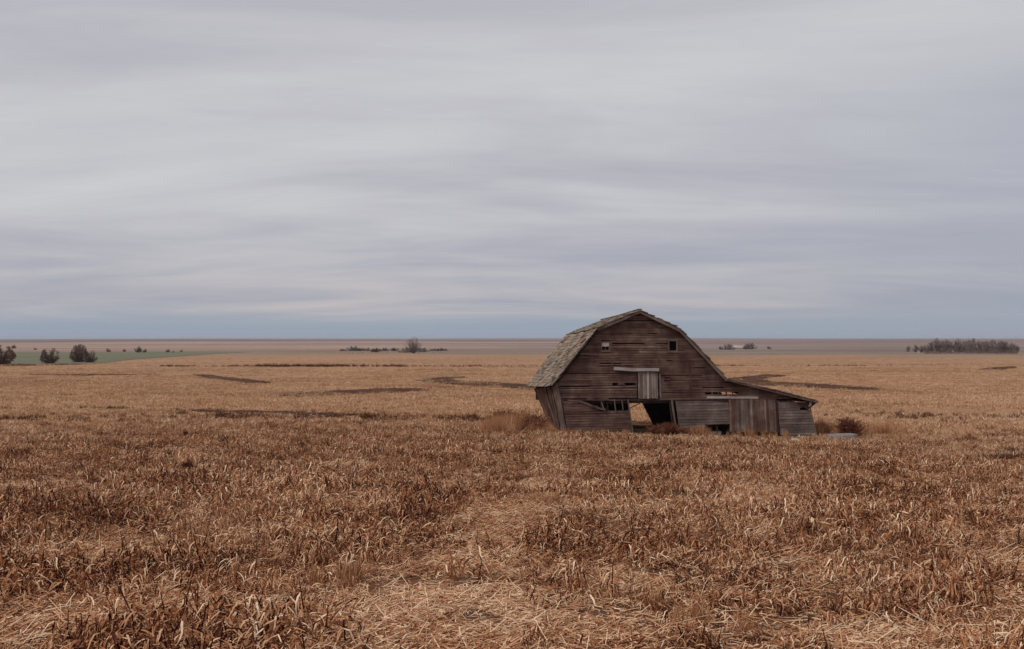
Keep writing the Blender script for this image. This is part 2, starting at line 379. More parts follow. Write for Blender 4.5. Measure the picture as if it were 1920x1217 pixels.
def board_mesh(sa, sb, ta, tb, z0, z1, lap, thick, wob, mat, y0=0.0, sag=0.0):
    """horizontal board from s=sa..sb at its bottom, ta..tb at its top; returns (mesh, centre)"""
    n = 4; vv = []; c = Vector(((sa + sb) / 2, y0, (z0 + z1) / 2)); ph = random.random() * 6
    for i in range(n + 1):
        q = i / n; xb = sa + (sb - sa) * q; xt = ta + (tb - ta) * q
        dz = wob * math.sin(ph + q * 3.1) - sag * q; dy = wob * .6 * math.sin(ph * 2 + q * 4)
        vv += [Vector((xb, y0 - lap - thick + dy, z0 + dz)), Vector((xt, y0 - thick + dy, z1 + dz)), Vector((xt, y0 + dy, z1 + dz)), Vector((xb, y0 - lap + dy, z0 + dz))]
    ff = [(0, 1, 2, 3), (4*n+3, 4*n+2, 4*n+1, 4*n)]
    for i in range(n):
        k = 4 * i
        for j in range(4): ff.append((k + j, k + 4 + j, k + 4 + (j + 1) % 4, k + (j + 1) % 4))
    return mesh_of('board', [p - c for p in vv], ff, [0.0] * len(vv), mat), c
def siding(parent, poly, holes, mat, pitch=.125, y0=0.0, seams=(1.6, 5.2), matf=None, gapc=.05, z0=None):
    zs = [p[1] for p in poly]; z = min(zs) if z0 is None else z0; top = max(zs); k = 0
    while z < top - .03:
        zt = min(z + pitch, top - .004); zm = (z + zt) / 2
        ia, ib = interval(poly, z + .002), interval(poly, zt - .002); im = interval(poly, zm)
        if im:
            ia = ia or im; ib = ib or im
            cuts = [0.0]; w = im[1] - im[0]; q = 0
            while True:
                q += random.uniform(*seams)
                if q > w - .5: break
                cuts.append(q / w)
            cuts.append(1.0)
            segs = []
            for a, c in zip(cuts, cuts[1:]): segs.append((im[0] + a * w, im[0] + c * w))
            hs = [h for h in holes if h[2] < zm < h[3]]
            slits = [h for h in hs if len(h) > 4]
            for h in hs:
                ns = []
                for a, c in segs:
                    if h[1] <= a or h[0] >= c: ns.append((a, c)); continue
                    if a < h[0] - .03: ns.append((a, h[0]))
                    if c > h[1] + .03: ns.append((h[1], c))
                segs = ns
            for a, c in segs:
                fb = lambda x, I: I[0] + (I[1] - I[0]) * (x - im[0]) / max(w, .01)
                edge_l = a < im[0] + .01; edge_r = c > im[1] - .01
                sa = ia[0] if edge_l else a + .003; sb = ia[1] if edge_r else c - .003
                ta = ib[0] if edge_l else a + .003; tb = ib[1] if edge_r else c - .003
                hh = zt
                r_ = random.random()
                if r_ < gapc: hh = z + pitch * random.uniform(.55, .8)
                if sb - sa < .02 and tb - ta < .02: continue
                pass
                mm = matf(a, zm) if matf else mat
                me, cc = board_mesh(sa, sb, ta, tb, z + .004, hh + .010, .030, .018, random.uniform(.002, .009), mm, y0, sag=(random.uniform(-.03, .03) if random.random() < .12 else 0))
                link('board', me, parent, cc)
            for h in slits:
                if h[0] > im[0] and h[1] < im[1]:
                    me, cc = board_mesh(h[0] + .004, h[1] - .004, h[0] + .004, h[1] - .004, z + .004, z + pitch * random.uniform(.45, .6), .026, .018, .004, matf(h[0], zm) if matf else mat, y0)
                    link('board', me, parent, cc)
        z += pitch; k += 1
def slit(x0, y0, x1): a = LP(x0, y0 + 2.45); c = LP(x1, y0 - 2.45); return (a.x, c.x, a.z, c.z, 1)
def hole(x0, y0, x1, y1): a = LP(x0, y1); c = LP(x1, y0); return (a.x, c.x, a.z, c.z)
# --- front wall framing (studs seen through the gaps)
ZF = LP(1150, 747).z                      # height of the loft floor line
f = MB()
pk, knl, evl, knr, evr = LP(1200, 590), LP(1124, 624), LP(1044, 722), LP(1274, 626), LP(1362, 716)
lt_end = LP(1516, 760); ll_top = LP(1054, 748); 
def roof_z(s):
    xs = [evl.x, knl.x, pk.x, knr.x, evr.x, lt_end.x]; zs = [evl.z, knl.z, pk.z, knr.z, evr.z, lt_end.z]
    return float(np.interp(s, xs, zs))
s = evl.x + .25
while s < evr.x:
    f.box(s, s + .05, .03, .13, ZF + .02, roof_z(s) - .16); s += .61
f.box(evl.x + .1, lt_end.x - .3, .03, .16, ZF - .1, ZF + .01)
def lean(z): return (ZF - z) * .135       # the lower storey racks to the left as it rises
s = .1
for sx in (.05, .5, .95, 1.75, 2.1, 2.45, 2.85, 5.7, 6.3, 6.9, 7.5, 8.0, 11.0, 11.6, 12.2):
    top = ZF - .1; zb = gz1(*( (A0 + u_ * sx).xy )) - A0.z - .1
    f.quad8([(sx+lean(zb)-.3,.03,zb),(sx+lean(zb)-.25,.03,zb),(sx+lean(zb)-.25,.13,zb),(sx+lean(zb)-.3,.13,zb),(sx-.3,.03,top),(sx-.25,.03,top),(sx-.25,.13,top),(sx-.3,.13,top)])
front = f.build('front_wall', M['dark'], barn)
LIN = True
# --- upper storey siding
UP = [sz(1051, 748), sz(1043, 722), sz(1122, 620), sz(1200, 586), sz(1277, 621), sz(1362, 713), sz(1522, 756), sz(1495, 756), sz(1452, 748), sz(1265, 747)]
UP = [sz(1051, 747.5), sz(1043, 722), sz(1122, 620), sz(1200, 586), sz(1277, 621), sz(1362, 713), sz(1487, 743), sz(1487, 747.5)]
holes_u = [hole(1127, 640, 1143, 658), hole(1253, 638, 1269, 659), hole(1194, 697, 1237, 748),
           slit(1148, 647, 1208), slit(1229, 646, 1252), slit(1124, 685, 1146), slit(1150, 685, 1165), slit(1170, 685, 1187), slit(1215, 626, 1232),
           hole(1148, 717, 1158, 721), hole(1172, 717, 1192, 721), slit(1050, 725, 1106),
           slit(1317, 727, 1356), hole(1322, 736, 1334, 741.5), hole(1336, 736, 1346, 741.5), hole(1348, 736, 1360, 741.5), hole(1362, 736, 1372, 741.5), hole(1374, 736, 1384, 741.5), hole(1386, 737, 1398, 741.5),
           slit(1249, 679.5, 1260), slit(1246, 712.5, 1256), slit(1085, 668, 1104), slit(1300, 690, 1322)]
siding(front, UP, holes_u, M['siding'], gapc=.07)
# --- lower storey left of the doorway
LLp = [sz(1064, 812), sz(1053, 748), sz(1178, 750), sz(1187, 812)]
holes_l = [hole(1086, 749, 1112, 752.5), hole(1092, 752, 1178, 757), hole(1104, 757, 1178, 762), hole(1122, 762, 1178, 769.5), hole(1062, 783, 1108, 786.5), hole(1056, 749, 1064, 754), hole(1150, 805, 1187, 813), hole(1118, 808, 1142, 813)]
siding(front, LLp, holes_l, M['siding'], gapc=.06, y0=.02)
# lower storey right of the doorway, then beyond the upright boards
siding(front, [sz(1275, 816), sz(1266, 750), sz(1365, 750), sz(1370, 816)], [hole(1322, 797, 1371, 817)], M['grey'], y0=.02, pitch=.14, gapc=.04)
siding(front, [sz(1463, 820), sz(1458, 753), sz(1500, 754), sz(1519, 762), sz(1533, 820)], [hole(1500, 762, 1518, 770), hole(1462, 752, 1498, 755)], M['grey'], y0=.02, pitch=.14, gapc=.02)
def pboard(parent, name, pts, w_front, thick, mat, tone=0.0, y=None):
    """flat board between photo outline corners on the wall plane (bl, br, tr, tl), standing proud of it"""
    P = [LP(*p) for p in pts]; yy = -w_front if y is None else y
    c = sum(P, Vector()) / 4; c.y = yy
    m = MB(); q = [Vector((p.x, yy, p.z)) for p in P]; bk = [Vector((p.x, yy + thick, p.z)) for p in P]
    m.quad8([q[0]-c, q[1]-c, bk[1]-c, bk[0]-c, q[3]-c, q[2]-c, bk[2]-c, bk[3]-c], tone)
    return m.build(name, mat, parent, c)
# corner board and splayed board beside it
cbm = MB(); pth = [(1037, 706), (1043, 728), (1048, 750), (1052, 780), (1055, 814)]
for a, c in zip(pth, pth[1:]):
    p, q = LP(*a), LP(*c); w = .10
    cbm.quad8([(q.x-w,-.075,q.z),(q.x+w,-.075,q.z),(q.x+w,-.035,q.z),(q.x-w,-.035,q.z),(p.x-w,-.075,p.z),(p.x+w,-.075,p.z),(p.x+w,-.035,p.z),(p.x-w,-.035,p.z)])
cbm.build('corner_board', M['palez'], front)
pboard(front, 'board', [(1057, 812), (1062, 811), (1053, 757), (1048, 757)], .06, .02, M['palez'])['label'] = 'grey upright board splayed beside the left corner'
# beam under the loft line, door head
pboard(front, 'sill_beam', [(1052, 751), (1456, 752), (1456, 748.5), (1052, 747.8)], .0, .03, M['dark'], y=-.012)
for (a, b_, c, d) in ((1325, 743, 1368, 747), (1369, 743.4, 1421, 747.4)):
    pboard(front, 'batten', [(a, d), (c, d), (c, b_), (a, b_)], .07, .03, M['pale'])
pboard(front, 'seam_batten', [(1293, 745), (1296.5, 745), (1294.5, 676), (1291, 676)], .055, .02, M['vert'])
pboard(front, 'seam_batten', [(1234, 683), (1236, 683), (1235, 672), (1233, 672)], .055, .02, M['vert'])
# drooping loose board and small frame in the broken stretch
def loose(pts, wdt, y0, mat, name='loose_board', parent=front):
    m = MB(); P = [LP(*p) for p in pts]; c = P[0].copy()
    for i, (p, q) in enumerate(zip(P, P[1:])):
        p2, q2 = Vector((p.x, y0 - .02 * i, p.z)), Vector((q.x, y0 - .02 * (i + 1), q.z)); m.bar(p2 - c, q2 - c, .025, wdt, up=Vector((0, 0, 1)))
    return m.build(name, mat, parent, c)
loose([(1083, 751), (1100, 757), (1120, 765), (1135, 768.5)], .10, -.05, M['vert'])
loose([(1100, 748), (1120, 749.5), (1140, 747.5)], .13, -.06, M['siding'])
loose([(1112, 765), (1134, 766)], .05, -.03, M['palez']); 
loose([(1127, 752), (1131, 765)], .06, -.02, M['palez'])
loose([(1151.5, 748), (1154.5, 774)], .055, -.02, M['palez'], 'stud')
loose([(1166, 749), (1168, 768)], .05, .0, M['vert'], 'stud')
loose([(1177, 749), (1186, 810)], .07, -.03, M['palez'], 'door_jamb')
loose([(1259, 749), (1268, 812)], .10, -.03, M['palez'], 'door_jamb')
loose([(1180, 767), (1203, 755)], .035, .12, M['dark'], 'brace')
pboard(front, 'door_sill', [(1186, 813), (1240, 814), (1238, 805), (1186, 804)], .0, .12, M['dark'], y=.05)
for x0 in (1163, 1167.5): pboard(front, 'splinter', [(x0 - .6, 722), (x0 + .9, 722), (x0 + .5, 716), (x0 - .9, 717)], .03, .01, M['pale'])
# --- windows in the gable
def window(x0, y0, x1, y1, blind):
    a, c = LP(x0, y1), LP(x1, y0); w = .055; m = MB(); yf, yb = -.055, .03
    m.box(a.x, c.x, yf, yb, a.z, a.z + w); m.box(a.x, c.x, yf, yb, c.z - w, c.z)
    m.box(a.x, a.x + w, yf + .002, yb, a.z + w, c.z - w); m.box(c.x - w, c.x, yf + .002, yb, a.z + w, c.z - w)
    wn = m.build('window', M['trim'], front)
    m = MB(); m.box(a.x - .03, c.x + .03, yf - .03, yf + .012, a.z - .05, a.z - .002); m.build('sill', M['trim'], wn)
    zm = (a.z + c.z) / 2; xm = (a.x + c.x) / 2
    if blind:
        m = MB(); m.box(a.x + w, c.x - w, -.03, -.01, zm - .02, c.z - w); m.build('faded_blind', M['glass_rag'], wn)
        m = MB(); m.box(xm - .014, xm + .014, -.035, -.005, a.z + w, zm - .02); m.build('mullion', M['trim'], wn)
window(1126.5, 640, 1143.5, 658, True)
window(1252.5, 637.5, 1270, 659.5, False)
# --- hanging sliding door and its rail
dr = MB(); a, c = LP(1196, 744), LP(1236, 700); dr.box(a.x, c.x, -.06, -.035, a.z + .1, a.z + .25); dr.box(a.x, c.x, -.06, -.035, c.z - .25, c.z - .1); dr.box(a.x, a.x + .1, -.058, -.037, a.z + .2, c.z - .2)
door = dr.build('sliding_door', M['dark'], barn)
xs = np.linspace(1195, 1232.5, 10)
for i in range(9):
    x0, x1 = xs[i] + .15, xs[i + 1] - .15
    tn = [.1, .5, .3, .2, .75, .35, .2, .45, .6][i]
    o = pboard(door, 'board', [(x0 + .6, 747 + random.uniform(-.7, .7)), (x1 + .6, 747 + random.uniform(-.7, .7)), (x1, 697), (x0, 697)], .09 + .008 * (i % 2), .022, M['vgrey'] if i != 4 else M['pale'], 0)
pboard(door, 'board', [(1236.5, 747), (1239.8, 747), (1238, 699), (1235, 699)], .075, .02, M['vgrey'])
m = MB(); pts = [(1150, 691), (1162, 691.6), (1182, 693.2), (1206, 693.0), (1234, 693)]
P = [LP(*p) for p in pts]; c0 = P[0].copy()
for p, q in zip(P, P[1:]): m.bar(Vector((p.x, -.13, p.z)) - c0, Vector((q.x, -.13, q.z)) - c0, .11, .15)
m.build('door_rail', M['pale'], barn, c0)
m = MB()
for px in (1199, 1231):
    p = LP(px, 697.5); m.box(p.x - .02, p.x + .02, -.14, -.10, p.z - .14, p.z + .06)
m.build('hanger', M['trim'], door)
# --- upright boards of the lean-to door
n_ = 21; xt = np.linspace(1366, 1457, n_ + 1); xb = np.linspace(1368, 1461, n_ + 1)
ld = MB(); a, c = LP(1368, 806), LP(1458, 752); ld.box(a.x, c.x, -.01, .02, a.z + .3, a.z + .42); ld.box(a.x, c.x, -.01, .02, c.z - .3, c.z - .18); ld.box(a.x + .4, a.x + .5, -.008, .018, a.z + .35, c.z - .22)
lean_door = ld.build('lean_to_door', M['dark'], barn)
for i in range(n_):
    o = pboard(lean_door, 'board', [(xb[i] + .25, 811 + random.uniform(-3, 1)), (xb[i+1] - .25, 811 + random.uniform(-3, 1)), (xt[i+1] - .2, 748.5 + random.uniform(-.3, .6)), (xt[i] + .2, 748.5)],
               .03 + .012 * (i % 2) + random.uniform(0, .01), .022, random.choice([M['vert'], M['vert'], M['dark'], M['vgrey']]))
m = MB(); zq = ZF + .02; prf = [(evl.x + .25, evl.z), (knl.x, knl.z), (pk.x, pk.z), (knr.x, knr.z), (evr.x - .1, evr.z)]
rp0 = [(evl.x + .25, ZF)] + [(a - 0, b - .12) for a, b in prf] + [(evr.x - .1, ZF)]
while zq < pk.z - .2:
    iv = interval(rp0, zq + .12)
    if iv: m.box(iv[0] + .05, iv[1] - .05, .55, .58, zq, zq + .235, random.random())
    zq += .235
m.build('dark_backing', M['dark'], barn)  # added dark backing behind the siding so its gaps and slits read black
# --- side wall (left), upright planks, leaning
D = 7.2
rl_t, rl_b = LP(1001, 729, D - .3), LP(1033, 803, D - .3)
fl_t, fl_b = LP(1042, 724, .1), LP(1056, 812, .1)
m = MB()
for q in (.25, .8):
    a = fl_b.lerp(fl_t, q) + Vector((.08, 0, 0)); b_ = rl_b.lerp(rl_t, q) + Vector((.08, 0, 0)); m.bar(a, b_, .08, .1)
side = m.build('side_wall', M['dark'], barn)
nb = 26
for i in range(nb):
    if i in (4, 11): continue
    q0, q1 = i / nb + .002, (i + 1) / nb - .002 - (.006 if i % 5 == 0 else 0)
    b0, b1, t1, t0 = fl_b.lerp(rl_b, q0), fl_b.lerp(rl_b, q1), fl_t.lerp(rl_t, q1), fl_t.lerp(rl_t, q0)
    j = Vector((random.uniform(-.03, .03), 0, 0)); j2 = Vector((random.uniform(-.02, .02), 0, 0)); th = Vector((.025, 0, 0)); dz = Vector((0, 0, random.uniform(-.06, .08)))
    b0, b1, t0, t1 = b0 + j + dz, b1 + j + dz, t0 + j2, t1 + j2; c = (b0 + t1) / 2
    mm = MB(); mm.quad8([b0-c, b0+th-c, b1+th-c, b1-c, t0-c, t0+th-c, t1+th-c, t1-c], 0.0); mm.build('board', M['vert'], side, c)
# --- loft floor, rear wall, right wall
off = Vector((0, D, -.30))
m = MB(); zl = ZF - .06
def wx(b_, t_, z): return b_.x + (t_.x - b_.x) * (z - b_.z) / (t_.z - b_.z)
lx0, lx1 = wx(fl_b, fl_t, zl - .2) + .08, wx(rl_b, rl_t, zl - .42) + .08
m.quad8([(lx0,.1,zl-.2),(evr.x+.2,.1,zl-.2),(evr.x+.2,D-.1,zl-.42),(lx1,D-.1,zl-.42),(lx0,.1,zl),(evr.x+.2,.1,zl),(evr.x+.2,D-.1,zl-.22),(lx1,D-.1,zl-.22)])
m.build('loft_floor', M['dark'], barn)
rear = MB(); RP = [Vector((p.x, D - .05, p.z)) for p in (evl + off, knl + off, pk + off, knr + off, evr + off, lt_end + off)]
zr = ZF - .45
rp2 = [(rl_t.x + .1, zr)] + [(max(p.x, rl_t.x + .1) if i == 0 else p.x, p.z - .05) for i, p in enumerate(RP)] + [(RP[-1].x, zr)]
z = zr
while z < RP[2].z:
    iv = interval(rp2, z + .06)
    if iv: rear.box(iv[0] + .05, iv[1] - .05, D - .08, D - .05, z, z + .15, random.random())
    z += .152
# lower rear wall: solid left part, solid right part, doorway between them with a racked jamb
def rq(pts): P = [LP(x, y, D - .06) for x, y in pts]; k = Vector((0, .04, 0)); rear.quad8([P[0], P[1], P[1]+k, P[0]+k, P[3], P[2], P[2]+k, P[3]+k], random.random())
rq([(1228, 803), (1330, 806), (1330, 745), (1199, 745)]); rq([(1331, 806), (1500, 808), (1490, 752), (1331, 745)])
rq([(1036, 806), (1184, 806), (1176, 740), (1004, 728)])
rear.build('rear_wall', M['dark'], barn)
m = MB(); a, b_ = LP(1516, 762), LP(1531, 816)
m.quad8([(b_.x-.05,.05,b_.z-.1),(b_.x,.05,b_.z-.1),(b_.x-.1,D-.1,b_.z-.1),(b_.x-.15,D-.1,b_.z-.1),(a.x-.05,.05,a.z),(a.x,.05,a.z),(a.x-.1,D-.1,a.z-.3),(a.x-.15,D-.1,a.z-.3)])
m.build('right_wall', M['vert'], barn)
# added dark wall in the loft, blocks daylight seen through the siding gaps
m = MB(); m.box(evr.x - .3, evr.x - .22, .2, D - .1, ZF - .2, evr.z + .1); m.build('loft_sight_block', M['dark'], barn)
# --- roof slopes
OV = -.28
def rear_of(p): return Vector((p.x, p.y + D + .55, p.z - .31))
fe, fk, fp = LP(1035, 723, OV), LP(1119, 615, OV), LP(1200, 581, OV)
fkr, fer = LP(1276, 617, OV), LP(1363, 710, OV)
fll = LP(1534, 752, OV)
re_, rk, rp = LP(988, 722, D + .27), LP(1062, 628, D + .27), LP(1129, 600.5, D + .27)
rkr, rer, rll = [rear_of(p) for p in (fkr, fer, fll)]
def patch(c00, c10, c11, c01, sagd=.10, nrm_side=1):
    """bilinear patch, a = front->rear, b = bottom->top, with a sag in the middle of its length"""
    def P(a, b):
        p = c00.lerp(c10, a).lerp(c01.lerp(c11, a), b)
        return p + Vector((0, 0, -sagd * 4 * a * (1 - a) * (0.5 + .5 * math.sin(b * 3)) + .018 * math.sin(a * 19 + b * 5)))
    return P
def slope(name, c00, c10, c11, c01, thick=.07, nind=0, expo=.21, wdt=.27, sagd=.1):
    P = patch(c00, c10, c11, c01, sagd)
    nrm = (c10 - c00).cross(c01 - c00).normalized()
    if nrm.z < 0: nrm = -nrm
    m = MB(); na_, nb_ = 12, 3
    k0 = 0
    for i in range(na_ + 1):
        for j in range(nb_ + 1):
            p = P(i / na_, j / nb_); m.v += [p - nrm * .005, p - nrm * thick]; m.t += [.2, .2]
    idx = lambda i, j, s_: (i * (nb_ + 1) + j) * 2 + s_
    for i in range(na_):
        for j in range(nb_):
            m.f.append((idx(i,j,0), idx(i+1,j,0), idx(i+1,j+1,0), idx(i,j+1,0))); m.f.append((idx(i,j,1), idx(i,j+1,1), idx(i+1,j+1,1), idx(i+1,j,1)))
    for i in range(na_):
        m.f.append((idx(i,0,0), idx(i,0,1), idx(i+1,0,1), idx(i+1,0,0))); m.f.append((idx(i,nb_,0), idx(i+1,nb_,0), idx(i+1,nb_,1), idx(i,nb_,1)))
    for j in range(nb_):
        m.f.append((idx(0,j,0), idx(0,j+1,0), idx(0,j+1,1), idx(0,j,1))); m.f.append((idx(na_,j,0), idx(na_,j,1), idx(na_,j+1,1), idx(na_,j+1,0)))
    o = m.build(name, M['dark'], barn)
    La = (c10 - c00).length; Lb = (c01 - c00).length
    rows = int(Lb / expo); items = []
    for r in range(rows):
        a = random.uniform(-.03, 0) ; 
        while a < 1.0:
            w = random.uniform(.65, 1.4) * wdt / La
            items.append((r, a, min(w, 1.01 - a))); a += w
    items.sort(key=lambda q: q[1])
    rest = MB(); n = 0
    bases = []
    for v in range(5):
        q = MB(); q.quad8([(-.5, 0, 0), (.5, 0, 0), (.5, 0, -.5), (-.5, 0, -.5), (-.5, 1, 0), (.5, 1, 0), (.5, 1, -.5), (-.5, 1, -.5)], 0.0)
        for vv in q.v: vv.x += random.uniform(-.03, .03); vv.y += random.uniform(-.03, .03)
        bases.append(q.mesh('shingle', M['shingle']))
    for (r, a, w) in items:
        if random.random() < .035: continue
        b0 = r / rows - (.012 if r == 0 else 0) + random.uniform(-.006, .006); b1 = min(b0 + 1.55 / rows, 1.0)
        am = a + w / 2
        p0 = P(max(am, 0), b0); p1 = P(max(am, 0), b1); pa = P(max(am, 0) + .01, b0)
        ax = (pa - p0).normalized(); ay = (p1 - p0); ln = ay.length; ay.normalize(); az_ = ax.cross(ay).normalized()
        if az_.dot(nrm) < 0: az_ = -az_
        lift = .034 + random.uniform(0, .022) + (.05 if random.random() < .06 else 0)
        ay2 = (p1 + az_ * .012 - (p0 + az_ * lift)).normalized()
        ay2 = (ay2 + ax * random.uniform(-.05, .05)).normalized(); az2 = ax.cross(ay2).normalized()
        if az2.dot(nrm) < 0: az2 = -az2
        M4 = Matrix(((ax.x * w * La * .96, ay2.x * ln, az2.x * .05), (ax.y * w * La * .96, ay2.y * ln, az2.y * .05), (ax.z * w * La * .96, ay2.z * ln, az2.z * .05))).to_4x4()
        M4.translation = p0 + az_ * lift
        if n < nind:
            so = link('shingle', bases[n % 5], o); so.matrix_parent_inverse = Matrix(); so.matrix_local = M4; n += 1
        else:
            bs = [M4 @ Vector(q) for q in ((-.5, 0, 0), (.5, 0, 0), (.5, 0, -.5), (-.5, 0, -.5), (-.5, 1, 0), (.5, 1, 0), (.5, 1, -.5), (-.5, 1, -.5))]
            rest.quad8(bs, random.random())
    if rest.v: tag(rest.build('shingle_courses', M['shingle'], o), kind='stuff')
    return o
slope('lower_left_roof', fe, re_, rk, fk, nind=300, sagd=.10)
slope('upper_left_roof', fk, rk, rp, fp, sagd=.04)
slope('upper_right_roof', fkr, rkr, rp, fp, sagd=.04)
slope('lower_right_roof', fer, rer, rkr, fkr)
slope('lean_to_roof', fll, rll, rer, fer, thick=.06, sagd=.0)
# verge boards along the front edge of the roof
def verge(a, b_, w, mat, drop=.06, nm='verge_board'):
    m = MB(); a2 = a + Vector((0, -.03, -drop)); b2 = b_ + Vector((0, -.03, -drop)); c = (a2 + b2) / 2; m.bar(a2 - c, b2 - c, .03, w, up=Vector((0, 0, 1))); return m.build(nm, mat, barn, c)
verge(fk + Vector((.02,0,.0)), fp, .14, M['trim'], .085); verge(fp, fkr, .15, M['trim'], .085); verge(fkr, fer, .15, M['trim'], .10)
verge(fer, fll, .11, M['vert'], .06)
m = MB(); r0, r1 = fp + Vector((0, -.02, .03)), rp + Vector((0, .05, .03)); m.bar(r0, r0.lerp(r1, .5) + Vector((0, 0, -.03)), .2, .05); m.bar(r0.lerp(r1, .5) + Vector((0, 0, -.03)), r1, .2, .05); m.build('ridge_board', M['trim'], barn)
verge(fe + Vector((.05, 0, .02)), fk, .06, M['dark'], .07, 'verge_board')
# rafter tails and soffit at the lean-to end
m = MB(); a, b_, c = LP(1497, 757, -.1), LP(1533, 754, -.2), LP(1514, 768, -.1)
m.quad8([a, b_, b_ + Vector((0,.3,0)), a + Vector((0,.3,0)), a + Vector((0,0,.04)), b_ + Vector((0,0,.03)), b_ + Vector((0,.3,.03)), a + Vector((0,.3,.04))])
k = Vector((0, .12, 0)); m.quad8([c, c + Vector((.05, 0, 0)), c + Vector((.05, .12, 0)), c + k, a, b_, b_ + k, a + k])
m.build('eave_bracket', M['dark'], barn)
pboard(barn, 'eave_block', [(1514, 762), (1519, 760), (1519, 753), (1515, 754)], .18, .05, M['pale'])

# ------------------------------------------------------------------ stones and slab by the barn
def stone(px, py, sx, sy, szz, label, mat=M['stone'], name='field_stone', cat='stone', seed=1, group=None):
    g = at(px, py); bm = bmesh.new(); bmesh.ops.create_icosphere(bm, subdivisions=3, radius=1); rs = random.Random(seed)
    ph = [rs.random() * 6 for _ in range(6)]
    for v in bm.verts:
        p = v.co; k = 1 + .12 * math.sin(p.x * 3 + ph[0]) + .1 * math.sin(p.y * 4 + ph[1]) + .08 * math.sin(p.z * 5 + p.x * 4 + ph[2])
        v.co = Vector((max(-.82, min(.82, p.x * k)) * sx, max(-.8, min(.8, p.y * k)) * sy, max(-.6, min(.62, p.z * k)) * szz))
    me = bpy.data.meshes.new(name); bm.to_mesh(me); bm.free(); me.materials.append(mat)
    o = link(name, me, None, (g.x, g.y, g.z + szz * .45)); return tag(o, label, cat, group)
stone(1342, 815, .34, .25, .17, 'pale flat stone in the grass under the dark hole at the barn foot', seed=3)
stone(1372, 815, .30, .22, .15, 'pale stone at the left foot of the upright-board lean-to door', seed=4)
stone(1491, 829, .22, .2, .15, 'small pale stone in the stubble before the right end of the barn', seed=5)
stone(1497, 815, .30, .16, .12, 'grey lump of rubble against the right foot of the lean-to wall', M['concrete'], seed=8)
g = at(1576, 822); m = MB()
ol = [(-.72,-.32),(-.2,-.42),(.45,-.40),(.78,-.15),(.62,.30),(.1,.42),(-.55,.34)]
bm = bmesh.new(); vs = [bm.verts.new((x*1.05, y*1.5, .20 + .05*x)) for x, y in ol]; f_ = bm.faces.new(vs); r = bmesh.ops.extrude_face_region(bm, geom=[f_])
for v in [q for q in r['geom'] if isinstance(q, bmesh.types.BMVert)]: v.co.z -= .34
bmesh.ops.recalc_face_normals(bm, faces=bm.faces); bmesh.ops.bevel(bm, geom=bm.edges[:], offset=.025, segments=2, affect='EDGES')
me = bpy.data.meshes.new('concrete_slab'); bm.to_mesh(me); bm.free(); me.materials.append(M['concrete'])
tag(link('concrete_slab', me, None, g), 'broken grey concrete slab lying in the grass right of the barn', 'slab')

# ------------------------------------------------------------------ trees and bushes
def grow(seed, h, stems, spread, levels=4, kids=4, r0=.09, twig=.02, trunk=0.0, round_=1.0, droop=0.0):
    """bare branching crown: returns trunk MB, crown MB (unit metres)"""
    R = random.Random(seed); T = MB(); Cn = MB()
    def rec(p, d, ln, r, lv):
        n = 3; q = p.copy(); dd = d.copy()
        for i in range(n):
            dd = (dd + Vector((R.uniform(-1, 1), R.uniform(-1, 1), R.uniform(-.6, .8) - droop)) * .16).normalized(); q2 = q + dd * (ln / n)
            rr0, rr1 = r * (1 - i * .2), r * (1 - (i + 1) * .2)
            tgt = T if lv <= 1 else Cn
            tgt.tube(q, q2, rr0, rr1, 4 if lv <= 1 else 3, R.random() * .5 + (.1 if lv <= 1 else .25 * lv / levels))
            if lv < levels and (i > 0 or lv > 0):
                for _ in range(kids if i == n - 1 else max(1, kids - 2)):
                    ax = Vector((R.uniform(-1, 1), R.uniform(-1, 1), R.uniform(-.4, .75))).normalized()
                    nd = (dd * .9 + ax * .85 * round_).normalized(); rec(q2, nd, ln * R.uniform(.5, .78), rr1 * .6, lv + 1)
            q = q2
        if lv == levels:
            for _ in range(3):
                ax = Vector((R.uniform(-1, 1), R.uniform(-1, 1), R.uniform(-.3, 1))).normalized(); e = q + ax * ln * R.uniform(.4, .9)
                sdv = ax.orthogonal().normalized(); Cn.ribbon([q, (q + e) / 2 + Vector((0, 0, .03)), e], [twig, twig * .8, twig * .3], sdv, R.random())
    for i in range(stems):
        a = 2 * math.pi * (i + R.random() * .6) / stems; t_ = spread * R.uniform(.3, 1) if stems > 1 else .05
        d = Vector((math.cos(a) * math.sin(t_), math.sin(a) * math.sin(t_), math.cos(t_)))
        base_ = Vector((math.cos(a), math.sin(a), 0)) * .06 * (stems > 1)
        if trunk:
            T.tube(base_ + Vector((0, 0, -.15)), base_ + Vector((0, 0, trunk)), r0 * 1.3, r0, 6, .4); rec(base_ + Vector((0, 0, trunk)), d, h * .38, r0, 0)
        else: rec(base_ + Vector((0, 0, -.1)), d, h * .42, r0, 0)
    zt = max(v.z for v in Cn.v); k = h / zt
    for m_ in (T, Cn):
        for v in m_.v: v *= k
    return T, Cn
